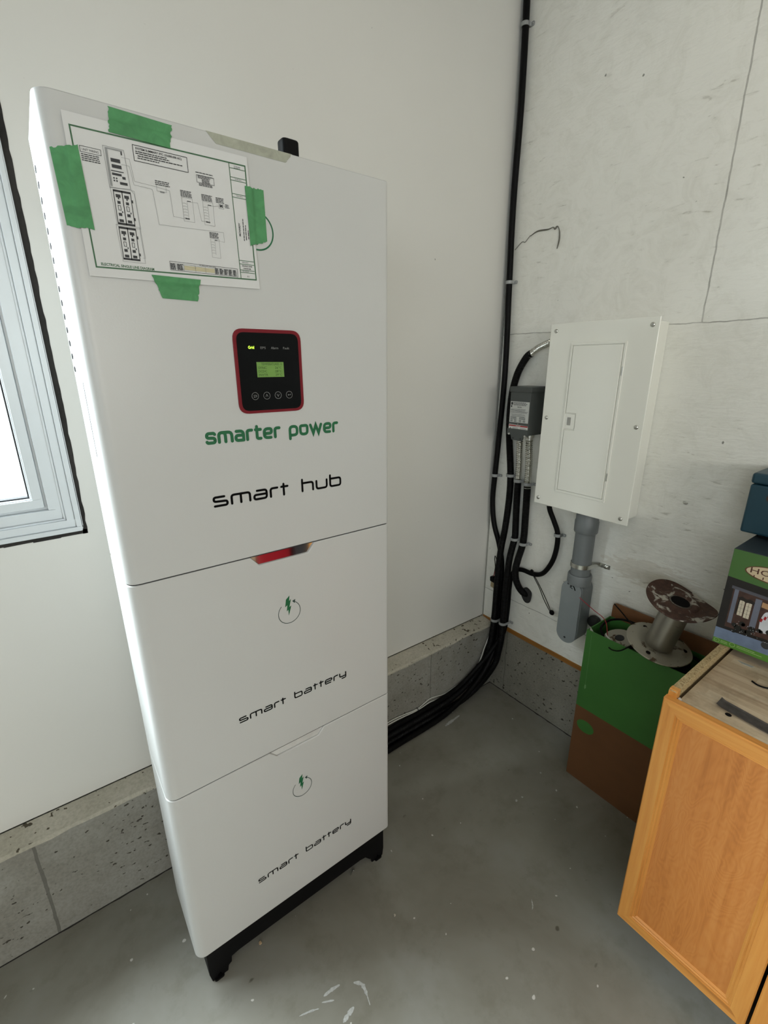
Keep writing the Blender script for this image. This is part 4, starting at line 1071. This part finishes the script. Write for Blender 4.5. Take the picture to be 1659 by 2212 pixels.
for k in range(len(path2)-1):
    for q in range(4): fs.append((k*4+q, k*4+(q+1) % 4, k*4+4+(q+1) % 4, k*4+4+q))
mb.add(vs, fs); obj('band', mb, STEEL, c, .001)
obj('screw', MB().lathe([(.008,0),(.008,.003),(.004,.006)], (-.0035,-.583,.8345), (-1,0,0), 14), STEEL, c)
tag(obj('pipe_spacer', MB().prism(round_poly([(-.452,.850),(-.476,.850),(-.476,.876),(-.452,.880)], .005), -.010, -.0008, 'yz'), CLIP, None, loc=(-.002,-.465,.865)), 'grey plastic tab on the wall left of the metal pipe strap', 'tab')
tag(obj('wall_plug', MB().lathe([(.008,0),(.020,.001),(.024,.014),(.022,.028),(.010,.032)], (-.001,-.5755,.600), (-1,0,0), 18), simple('black_rubber', (.008,.008,.008), .6, 0, .2, 60), None, loc=(-.001,-.5755,.600)), 'round black plug on the wall behind the grey access fitting', 'plug')
# cobweb scuff
root = thing('cobweb', (-.002,-.13,2.03), 'dusty cobweb strand on the right wall beside the long corner cable', 'cobweb')
m_ = simple('dusty_web', (.13,.125,.105), .9)
obj('strand', MB().tube(smooth_path([(-.004,-.040,2.000),(-.003,-.070,2.022),(-.003,-.085,2.019),(-.003,-.098,2.030),(-.003,-.108,2.038)], 6), .0012, 6), m_, root)
obj('strand', MB().tube(smooth_path([(-.003,-.108,2.036),(-.003,-.140,2.046),(-.003,-.185,2.043),(-.003,-.205,2.046),(-.003,-.214,2.038),(-.003,-.222,2.046),(-.003,-.233,2.030),(-.003,-.236,2.000),(-.003,-.230,1.972)], 6), lambda t: .0014+.0012*math.sin(t*9)**2, 6), m_, root)
tag(obj('wall_screw', MB().tube([(-.001,-.800,1.143),(-.012,-.806,1.141),(-.014,-.815,1.142)], .0032, 8), STEEL, None, loc=(-.001,-.80,1.143)), 'bent screw sticking out of the right wall beside the breaker panel', 'screw')

# ------------------------------------------------------------------ green and brown carton, spool, odds
cb = thing('cardboard_box', (-.10,-.84,0), 'tall open carton printed green above and brown below', 'carton')
X0, X1, Y0, Y1, ZT, ZS = -.181, -.022, -.636, -1.040, .655, .330
t_ = .004
def box_walls(z0, z1):
    mb = MB(); mb.box(X0, X0+t_, Y1, Y0, z0, z1); mb.box(X1-t_, X1, Y1, Y0, z0, z1)
    mb.box(X0+t_, X1-t_, Y0-t_, Y0, z0, z1); mb.box(X0+t_, X1-t_, Y1, Y1+t_, z0, z1); return mb
lw = obj('lower_walls', box_walls(0, ZS), CARDB, cb)
uw = obj('upper_walls', box_walls(ZS, ZT), CARDG, cb)
p = Print((X0-.0004, 0, 0), *GF); p.poly([(.6835+.034*math.cos(a), .255+.026*math.sin(a)) for a in [2*PI*k/36 for k in range(36)]]); obj('green_dot', p, CARDG, cb)
p = Print((X0-.0004, 0, 0), *GF); p.line([(.656,.640),(.658,.560),(.659,.480),(.660,.430)], .0007); p.poly([(.658,.432),(.663,.432),(.664,.420),(.660,.412),(.657,.420)]); obj('scratch', p, simple('pale_scuff', (.16,.33,.13), .8), cb)
fl = MB().prism(round_poly([(-.640,.640),(-.640,.713),(-1.010,.713),(-1.010,.640)], .016), -.0215, -.0165, 'yz')
obj('flap', fl, CARDF, cb)
obj('base', MB().box(X0+t_, X1-t_, Y1+t_, Y0-t_, 0, .004), CARDB, cb)
obj('corner_tape', MB().prism([(-.645,.640),(-.645,.668),(-.662,.650),(-.668,.632)], X0+.004, X0+.0055, 'yz'), simple('clear_tape', (.45,.46,.40), .3), cb)

def spool(name_label, base, axis, h, rf, rd, m1, m2, m3, warp=0, seed=1, hole=.030, dents=None):
    ax = Vector(axis).normalized(); B = Vector(base)
    root = thing('wire_spool', tuple(base), name_label, 'spool')
    N_ = ax.orthogonal().normalized(); N2 = ax.cross(N_); rn = random.Random(seed)
    def flange(off, m, nm, warp, up):
        mb = MB(); seg = 72
        prof = [(hole, 0), (hole+.006, .000), (hole+.016, .004), (rd+.006, .004), (rd+.012, -.001), (rf*.72, -.002), (rf*.80, .001), (rf-.003, .001), (rf, .0035), (rf+.0015, .001), (rf, -.0015), (rf-.004, -.0015), (rf*.80, -.0015), (rf*.72, -.0045), (rd+.012, -.0035), (rd+.004, .0015), (hole+.016, .0015), (hole, -.002)]
        vs = []
        for (r, hh_) in prof:
            for k in range(seg):
                a = 2*PI*k/seg
                d_ = warp*(max(0, (r-rd)/(rf-rd))**1.5)*(math.sin(2*a+.4)+.35*math.sin(3*a+2))
                vs.append(B+ax*(off+up*hh_+d_)+r*(math.cos(a)*N_+math.sin(a)*N2))
        fs = []; mm = len(prof)
        for i in range(mm):
            j = (i+1) % mm
            for k in range(seg):
                l_ = (k+1) % seg; fs.append((i*seg+k, i*seg+l_, j*seg+l_, j*seg+k))
        mb.add(vs, fs, True); return obj(nm, mb, m, root)
    f1 = flange(0, m1, 'lower_flange', warp*.3, -1); f2 = flange(h, m2, 'upper_flange', warp, 1)
    obj('drum', MB().lathe([(rd,0),(rd,h)], B, ax, 48), m3, root)
    # three dark lightening holes in the lower flange
    for k in range(3):
        a = math.radians(15+120*k); c = B+ax*.0052+(rf*.78)*(math.cos(a)*N_+math.sin(a)*N2)
        obj('flange_hole', MB().lathe([(.007,0),(.007,.0008)], c-ax*.0022, ax, 14, False), HOLE, root)
    c = B+ax*(h+.0002); obj('bore', MB().lathe([(hole+.001,-.004),(hole+.001,.0003)], c, ax, 28, False), HOLE, f2)
    return root
spool('steel wire spool with rusty bent top flange, standing tilted on the carton', (-.124,-.853,.687), (-.05,-.22,1), .180, .098, .0415, SPOOLW, SPOOLR, SPOOLB, .010, 4, .026)
# contents of the carton: a second flat reel and loose wire
rr = thing('cable_reel', (-.10,-.71,.635), 'dirty pale flat reel lying inside the carton, left of the steel spool', 'reel')
obj('disc', MB().lathe([(.014,0),(.050,.001),(.052,.004),(.048,.007),(.014,.005)], (-.108,-.722,.630), (-.25,.1,1), 36), SPOOLW, rr)
obj('hub', MB().lathe([(.015,-.03),(.015,.008)], (-.108,-.722,.630), (-.25,.1,1), 20), SEAM, rr)
rn = random.Random(11)
for q in range(6):
    cy = -.72-.04*q; P = []
    for k in range(12):
        a = 2*PI*k/12; P.append((-.100+.060*math.cos(a)+rn.uniform(-.004,.004), cy+(.055+rn.uniform(-.01,.01))*math.sin(a),   .565+.015*q+rn.uniform(-.008,.008)))
    tag(obj('wire_coil', MB().tube(smooth_path(P, 4, True), .0045, 8, closed=True), CABLE, None, loc=(-.1, cy, .6)), 'coil of black wire lying inside the open carton', 'wire', 'black wire coils in the carton')
tag(obj('wire_offcut', MB().tube(smooth_path([(-.165,-.690,.648),(-.14,-.665,.660),(-.09,-.665,.672),(-.055,-.70,.680),(-.050,-.760,.682)], 6), .0042, 8), CABLE, None, loc=(-.05,-.76,.68)), 'thick black wire curving over the reel in the carton', 'wire')
tag(obj('red_lead', MB().tube(smooth_path([(-.135,-.690,.640),(-.125,-.668,.688),(-.122,-.616,.708),(-.120,-.559,.731)], 6), .0014, 8), WIRER, None, loc=(-.14,-.655,.66)), 'thin red wire sticking up out of the carton', 'wire')
tag(obj('black_lead', MB().tube(smooth_path([(-.045,-.655,.722),(-.055,-.690,.706),(-.070,-.730,.690),(-.085,-.765,.684)], 6), .0022, 8), CABLE, None, loc=(-.085,-.765,.684)), 'black wire end pointing up in front of the brown flap', 'wire')
tag(obj('wire_end', MB().tube(smooth_path([(-.150,-.790,.668),(-.184,-.787,.664),(-.192,-.765,.640),(-.196,-.742,.632),(-.197,-.728,.636)], 6), .0022, 8), CABLE, None, loc=(-.17,-.79,.66)), 'short black wire end hanging over the green carton front', 'wire')
tag(obj('white_strip', MB().tube(smooth_path([(-.150,-.690,.652),(-.160,-.700,.650),(-.168,-.716,.648),(-.172,-.730,.640)], 5), .0028, 8), WIREW, None, loc=(-.15,-.69,.65)), 'short white plastic strip inside the carton by its front edge', 'strip')

# ------------------------------------------------------------------ kitchen base cabinet
kc = thing('base_cabinet', (-.30,-1.35,0), 'orange oak base cabinet with panelled doors standing by the right wall', 'cabinet')
KX, KYL, KYR = -.600, -1.0495, -1.655
KXB = -.010
obj('side_panel', MB().box(KXB, -.580, KYL, KYL-.016, .105, .852), PART, kc, .0008)
obj('side_panel', MB().box(KXB, -.580, KYR+.016, KYR, .105, .852), PART, kc, .0008)
fs_ = MB().prism([(-.5815,.105),(-.5815,.849),(-.5760,.8545),(-.5640,.8545),(-.5640,.105)], KYL-.0005, KYL-.0185)
obj('face_stile', fs_, OAKV, kc)
obj('face_rail', MB().box(-.5812, -.5650, KYL-.019, KYR+.016, .790, .824), DARKW, kc)
obj('bottom_panel', MB().box(KXB, -.5860, KYL-.0005, KYR, .0955, .1085), MELA, kc)
obj('back_panel', MB().box(-.012, KXB+.006, KYL, KYR, .0, .84), PART, kc)
obj('toe_kick', MB().box(-.512, -.505, KYL-.004, KYR, 0, .0955), DARKW, kc)
obj('inner_side', MB().box(KXB, -.505, KYL-.004, KYL-.016, 0, .0955), DARKW, kc)
top = obj('top_board', MB().box(KXB, -.5735, KYL-.0230, KYR+.018, .822, .8335), BUTCH, kc, .0008)
obj('screw_hole', MB().lathe([(.0062,0),(.0062,.0004)], (-.540,-1.158,.8336), (0,0,1), 16, False), HOLE, top)
obj('shim_chip', MB().prism([(-.571,-1.0685),(-.566,-1.071),(-.574,-1.078),(-.580,-1.071)], .8336, .8352, 'xy'), PAPER, top)
def cab_door(y0, y1, z0, z1):
    dr = obj('door', MB().box(KX+.008, KX+.014, y0-.04, y1+.04, z0+.04, z1-.04), OAKP, kc)
    sw = .0455
    # stiles and rails with moulded inner edge (profile: face, step, bead, slope)
    prof = [(0, .019), (0, .0025), (.0025, 0), (sw-.0150, 0), (sw-.0140, .0020), (sw-.0100, .0012), (sw-.0075, .0042), (sw-.0040, .0034), (sw, .0085), (sw, .019)]
    def frame_piece(a, b_, nm, m):
        # outer corners a->b, inward normal computed; mitred ends
        a = Vector(a); b_ = Vector(b_); ctr = Vector(((y0+y1)/2, (z0+z1)/2)); t = (b_-a).normalized(); nrm = Vector((-t.y, t.x))
        if (ctr-a).dot(nrm) < 0: nrm = -nrm
        mb = MB(); vs = []
        for (d_, x) in prof: p_ = a+nrm*d_+t*d_; vs.append((KX+x, p_.x, p_.y))
        for (d_, x) in prof: p_ = b_+nrm*d_-t*d_; vs.append((KX+x, p_.x, p_.y))
        n_ = len(prof); fs = [tuple(range(n_)), tuple(range(2*n_-1, n_-1, -1))]
        for i in range(n_): j = (i+1) % n_; fs.append((i, i+n_, j+n_, j))
        mb.add(vs, fs); obj(nm, mb, m, dr)
    frame_piece((y0,z0), (y0,z1), 'stile', OAKV); frame_piece((y1,z0), (y1,z1), 'stile', OAKV)
    frame_piece((y0,z1), (y1,z1), 'rail', OAKH); frame_piece((y0,z0), (y1,z0), 'rail', OAKH)
cab_door(-1.0480, -1.3430, .111, .838)
cab_door(-1.3490, -1.6440, .111, .838)
# things on the cabinet top
root = thing('metal_strip', (-.52,-1.2,.8335), 'dark flat metal strip lying on the worn cabinet top', 'metal strip')
mb = MB(); vs = []
for (y, dz) in ((-1.130,.0045),(-1.134,.0025),(-1.140,.0012),(-1.30,.0008),(-1.42,.0008)):
    s_h = (y+1.13)*.14
    for (x, z) in ((-.497,.0015),(-.500,.0),(-.527,.0),(-.530,.0030),(-.530,.0045),(-.526,.0016),(-.501,.0016),(-.497,.0030)):
        vs.append((x+s_h, y, .8338+z+dz))
fs = []
for k in range(4):
    for q in range(8): fs.append((k*8+q, k*8+(q+1) % 8, k*8+8+(q+1) % 8, k*8+8+q))
fs += [tuple(range(8)), tuple(32+q for q in range(7,-1,-1))]
mb.add(vs, fs); obj('strip', mb, simple('dark_oxidised_steel', (.075,.066,.060), .55, .4, .3, 70), root)
tag(obj('wire_scrap', MB().tube(smooth_path([(-.365,-1.150,.8355),(-.370,-1.158,.8358),(-.372,-1.166,.8358),(-.368,-1.180,.8358),(-.352,-1.200,.8358)], 6), .0020, 8), CABLE, None, loc=(-.365,-1.15,.8335)), 'curved scrap of black wire on the worn cabinet top', 'wire')
tag(obj('clear_wrapper', MB().prism([(-.292,-1.098),(-.300,-1.110),(-.300,-1.130),(-.292,-1.134)], .8338, .8346, 'xy'), simple('crinkled_film', (.55,.56,.52), .15, .3), None, loc=(-.295,-1.11,.8338)), 'sliver of shiny clear wrapper peeking from under the printed box', 'wrapper')

# ------------------------------------------------------------------ printed holiday box
hb = thing('decoration_box', (-.15,-1.25,.852), 'printed box with a snowy night house picture on the oak cabinet', 'box')
hx, hy0, hy1, hz0, hz1 = -.279, -1.031, -1.50, .8525, 1.124
obj('carton', MB().box(hx, -.03, hy1, hy0, hz0, hz1), simple('dark_blue_card', (.020,.030,.038), .45, 0, .1, 9), hb, .002)
def hp(k): return Print((hx-.0004-.0002*k, 0, 0), *GF)
def sm_(n_, c, r=.38, v=.1, s=30): return simple(n_, c, r, 0, v, s)
a0, a1 = -hy0+.001, -hy1-.001
def band(k, pts, nm, m): p = hp(k); p.poly(pts); return obj(nm, p, m, hb)
art = hp(0); art.rect(a0, hz0+.001, a1, hz1-.001); pic = obj('night_picture', art, sm_('night_print', (.012,.010,.010)), hb)
band(1, [(a0,1.0475),(a1,1.018),(a1,hz1-.001),(a0,hz1-.001)], 'green_header', sm_('green_print', (.060,.150,.035), v=.06, s=10))
band(1, [(a0,hz0+.001),(a1,hz0+.001),(a1,.885),(a0,.868)], 'green_footer', sm_('lime_print', (.085,.230,.030), v=.10, s=8))
band(1, [(a0,.868),(a1,.885),(a1,.921),(a0,.899)], 'snow_ground', sm_('blue_snow_print', (.15,.20,.30), v=.25, s=18))
def pic_part(k, pts, nm, m): p = hp(k); p.poly(pts); return obj(nm, p, m, pic)
pic_part(1, [(1.050,1.022),(a1,1.000),(a1,.930),(1.050,.908)], 'porch_wall', sm_('dim_brick_print', (.060,.028,.022), v=.3, s=60))
pic_part(2, [(1.046,1.026),(a1,1.004),(a1,.994),(1.046,1.018)], 'eave', sm_('eave_print', (.085,.085,.105)))
p = hp(3)
for yy, zt_, zb_, ww in ((1.058,1.018,.922,.009),(1.106,1.010,.918,.013),(1.260,.99,.93,.012)): p.poly([(yy-ww/2,zb_),(yy+ww/2,zb_),(yy+ww/2,zt_),(yy-ww/2,zt_)])
obj('porch_columns', p, sm_('column_print', (.150,.165,.215)), pic)
p = hp(3); p.rect(1.069,.951,1.080,.993); p.rect(1.083,.949,1.095,.992); obj('lit_windows', p, sm_('window_print', (.62,.56,.44), v=.06), pic)
p = hp(4)
for x in (1.0745, 1.089): p.line([(x,.950),(x,.993)], .0006)
for z in (.9615,.972,.9825): p.line([(1.069,z),(1.095,z-.0008)], .0006)
obj('window_bars', p, sm_('bar_print', (.14,.11,.09)), pic)
p = hp(4); p.poly([(1.064,.999),(1.072,1.004),(1.082,1.000),(1.090,1.003),(1.100,.998),(1.099,.990),(1.090,.994),(1.082,.990),(1.074,.995),(1.066,.991)]); p.poly([(1.064,.953),(1.067,.993),(1.0695,.993),(1.067,.951)]); obj('garland', p, sm_('garland_print', (.016,.012,.010)), pic)
p = hp(3); p.poly([(1.114,1.006),(a1-.30,.998),(a1-.30,.985),(1.114,.992)]); obj('porch_glow', p, sm_('glow_print', (.45,.26,.13)), pic)
p = hp(4); p.poly(round_poly([(1.120,.925),(1.118,.960),(1.124,.985),(1.145,.988),(1.165,.975),(1.168,.930)], .010)); obj('white_figure', p, sm_('white_print', (.60,.62,.66), v=.08), pic)
p = hp(5)
for k in range(4): p.poly([(1.117+.0065*k,.955+.008*k),(1.1215+.0065*k,.953+.008*k),(1.1235+.0065*k,.962+.008*k),(1.119+.0065*k,.964+.008*k)])
obj('red_stripes', p, sm_('red_print', (.36,.012,.020)), pic)
p = hp(5); rn = random.Random(5)
for k in range(46):
    y = 1.068+rn.random()*.36; z = .932+(1.1-y)*(-.05)+rn.uniform(-.016,.012)-.012; p.cap((y, z), rn.uniform(.004,.009), 9)
obj('shrubs', p, sm_('shrub_print', (.010,.012,.012)), pic)
p = hp(6)
for k in range(170):
    y = 1.066+rn.random()*.36; z = .920+rn.uniform(-.018,.018)+(y-1.1)*.02; p.cap((y, z), rn.uniform(.0005,.0013), 5)
obj('twinkle_lights', p, sm_('twinkle_print', (.42,.44,.46)), pic)
p = hp(2); p.poly([(1.137+.074*math.cos(a), 1.0775+.0215*math.sin(a)) for a in [2*PI*k/48 for k in range(48)]]); obj('badge_rim', p, sm_('badge_rim', (.13,.045,.018)), hb)
p = hp(3); p.poly([(1.137+.071*math.cos(a), 1.0778+.0190*math.sin(a)) for a in [2*PI*k/48 for k in range(48)]]); bdg = obj('badge', p, sm_('badge_print', (.62,.50,.33)), hb)
p = hp(4); p.text('HOLIDAY', 1.0725+.002, 1.0735, .0205, width=.124, bold=.005); p.text('L I V I N G', 1.083, 1.0625, .0095, width=.105); obj('badge_lettering', p, sm_('badge_ink', (.075,.022,.012)), bdg)
p = hp(2)
for y, z in ((1.041,.8612),(1.076,.8640)): p.arc((y, z), .0058, 0, 360, .0007, 24)
p.text('LED', 1.0395, .8598, .003, 'CENTER', width=.004)
p.greek(1.050, .8645, .016, 2, .004, .0012, .1); p.greek(1.086, .8665, .040, 1, .004, .0012, .05); p.greek(1.086, .8625, .055, 1, .004, .0010, .05)
obj('footer_icons', p, sm_('pale_print', (.42,.55,.25)), hb)
p = hp(5); p.cap((1.142,.897), .010, 16); obj('black_badge', p, INKK, hb)

# teal case on top
tc = thing('storage_case', (-.10,-1.2,1.124), 'dark teal plastic case stacked on the printed box', 'case')
tx, ty0, ty1, tz0, tz1 = -.158, -1.0015, -1.42, 1.1345, 1.298
TEAL = simple('dark_teal_plastic', (.006,.040,.062), .42, 0, .06, 10)
mb = MB(); mb.box(tx, -.012, ty1, ty0, tz0, 1.268); obj('body', mb, TEAL, tc, .006, 3)
mb = MB(); mb.box(tx-.001, -.011, ty1-.001, ty0+.001, 1.2695, tz1); obj('lid', mb, TEAL, tc, .007, 3)
for yy in (-1.06, -1.36):
    obj('foot', MB().box(tx+.02, -.03, yy-.02, yy+.02, 1.1245, 1.136), BLACK, tc)
p = Print((tx-.0016, 0, 0), *GF); p.cap((1.053, 1.238), .011, 24); obj('brown_emblem', p, simple('brown_emblem', (.050,.022,.014), .5), tc)

# ------------------------------------------------------------------ floor marks and small litter
fl_ = bpy.data.objects['floor']
def smear(pts, wd, seed):
    rn = random.Random(seed); p = Print((0,0,.0004), (1,0,0), (0,1,0)); P = smooth_path([(a, b_, 0) for a, b_ in pts], 6)
    n_ = len(P); L = []; R = []
    for i, q in enumerate(P):
        t = (P[min(i+1,n_-1)]-P[max(i-1,0)]).normalized(); nn = Vector((-t.y, t.x)); h = wd*math.sin(PI*(i+.5)/n_)**.7*rn.uniform(.5,1.1)
        L.append((q.x+nn.x*h, q.y+nn.y*h)); R.append((q.x-nn.x*h, q.y-nn.y*h))
    for i in range(n_-1): p.poly([R[i], R[i+1], L[i+1], L[i]])
    return p
PAINT = simple('dried_white_paint', (.42,.42,.40), .7, 0, .25, 120)
for i, (pts, wd) in enumerate([([(-1.272,-.668),(-1.294,-.664),(-1.318,-.663)], .0050), ([(-1.300,-.686),(-1.328,-.671)], .0025), ([(-1.340,-.677),(-1.361,-.668),(-1.387,-.660)], .0025),
                               ([(-1.240,-.686),(-1.224,-.703),(-1.226,-.730)], .0060), ([(-1.226,-.729),(-1.231,-.750)], .0022), ([(-1.266,-.728),(-1.286,-.732),(-1.304,-.737)], .0060), ([(-.30,-.155),(-.36,-.160),(-.40,-.164)], .008), ([(-.446,-.598),(-.456,-.603)], .005), ([(-.418,-.603),(-.424,-.606)], .005), ([(-.268,-.577),(-.274,-.582)], .004)]):
    obj('paint_mark', smear(pts, wd, i), PAINT, fl_)
def bit(label, cat, name, c, r, m, seed):
    rn = random.Random(seed); mb = MB(); pts = [(c[0]+r*rn.uniform(.5,1.2)*math.cos(2*PI*k/7), c[1]+r*rn.uniform(.5,1.2)*math.sin(2*PI*k/7)) for k in range(7)]
    mb.prism(pts, .0004, .0004+r*.6, 'xy'); tag(obj(name, mb, m, None, r*.12, loc=(c[0], c[1], 0)), label, cat)
root = thing('dropped_screw', (-1.090,-.445,0), 'tiny shiny screw on the floor before the black stand', 'screw')
obj('shank', MB().tube([(-1.098,-.452,.003),(-1.084,-.446,.003)], .0018, 8), STEEL, root)
obj('head', MB().lathe([(.004,0),(.003,.002)], (-1.084,-.446,.0042), (1,.4,0), 12), STEEL, root)
bit('small tan chip on the floor before the stand, nearer the camera', 'chip', 'debris_chip', (-1.405,-.452), .006, simple('tan_chip', (.50,.36,.22), .5), 3)
bit('pale pebble on the floor, between the stack and the oak cabinet', 'pebble', 'pebble', (-1.055,-.628), .004, simple('pale_stone', (.45,.42,.36), .7), 5)
tag(obj('paint_flake', smear([(-.690,-.845),(-.702,-.858),(-.712,-.864)], .0022, 9), PAINT, None, loc=(-.70,-.855,0)), 'thin white paint flake on the floor left of the oak cabinet', 'flake')
tag(obj('twig', MB().tube([(-.020,-.600,.003),(-.060,-.632,.004)], .0022, 8), CARDB, None, loc=(-.03,-.61,0)), 'short dark twig on the floor at the carton corner', 'twig')

# unseen chest, carton and bag, added only to colour the mirror handle reflection
tcx = thing('reflection_chest', (-.46,-2.75,0), 'red metal tool chest added out of view to colour the handle reflection', 'tool chest')
CARDT = simple('tan_cardboard', (.42,.30,.18), .75)
REDM = simple('red_enamel', (.34,.010,.018), .3)
obj('body', MB().box(-.585, -.345, -3.10, -2.45, .03, .80), REDM, tcx, .004)
for k in range(4): obj('drawer', MB().box(-.578, -.352, -2.455, -2.442, .07+k*.18, .23+k*.18), REDM, tcx, .003)
obj('top_tray', MB().box(-.585, -.345, -3.10, -2.45, .80, .81), BLACK, tcx)
tag(obj('reflection_carton', MB().box(-1.0, -.60, -3.0, -2.46, 0, .62), CARDT, None, .004, loc=(-.8, -2.7, 0)), 'tan carton added out of view beside the red chest for the handle reflection', 'carton')  # added unseen, gives the handle its tan reflected end
mb = MB(); rn = random.Random(8); vs = []; nu, nv = 22, 14
for j in range(nv+1):
    t = j/nv
    for i in range(nu):
        a = 2*PI*i/nu; rr_ = .155*(1-.35*t**3)*(1+.10*math.sin(5*a+3*t)+rn.uniform(-.06, .06))
        vs.append((-.178+rr_*math.cos(a)*.95, -2.70+rr_*math.sin(a)*1.2, .70*t))
fs = [((j*nu+i), (j*nu+(i+1) % nu), ((j+1)*nu+(i+1) % nu), ((j+1)*nu+i)) for j in range(nv) for i in range(nu)]
fs += [tuple(range(nu-1, -1, -1)), tuple(nv*nu+i for i in range(nu))]
mb.add(vs, fs, True)
tag(obj('reflection_bag', mb, simple('shiny_black_film', (.03,.03,.032), .28), None, loc=(-.178, -2.70, 0)), 'shiny black bag added out of view to darken the handle reflection', 'bag')  # added unseen, gives the handle its dark reflected end
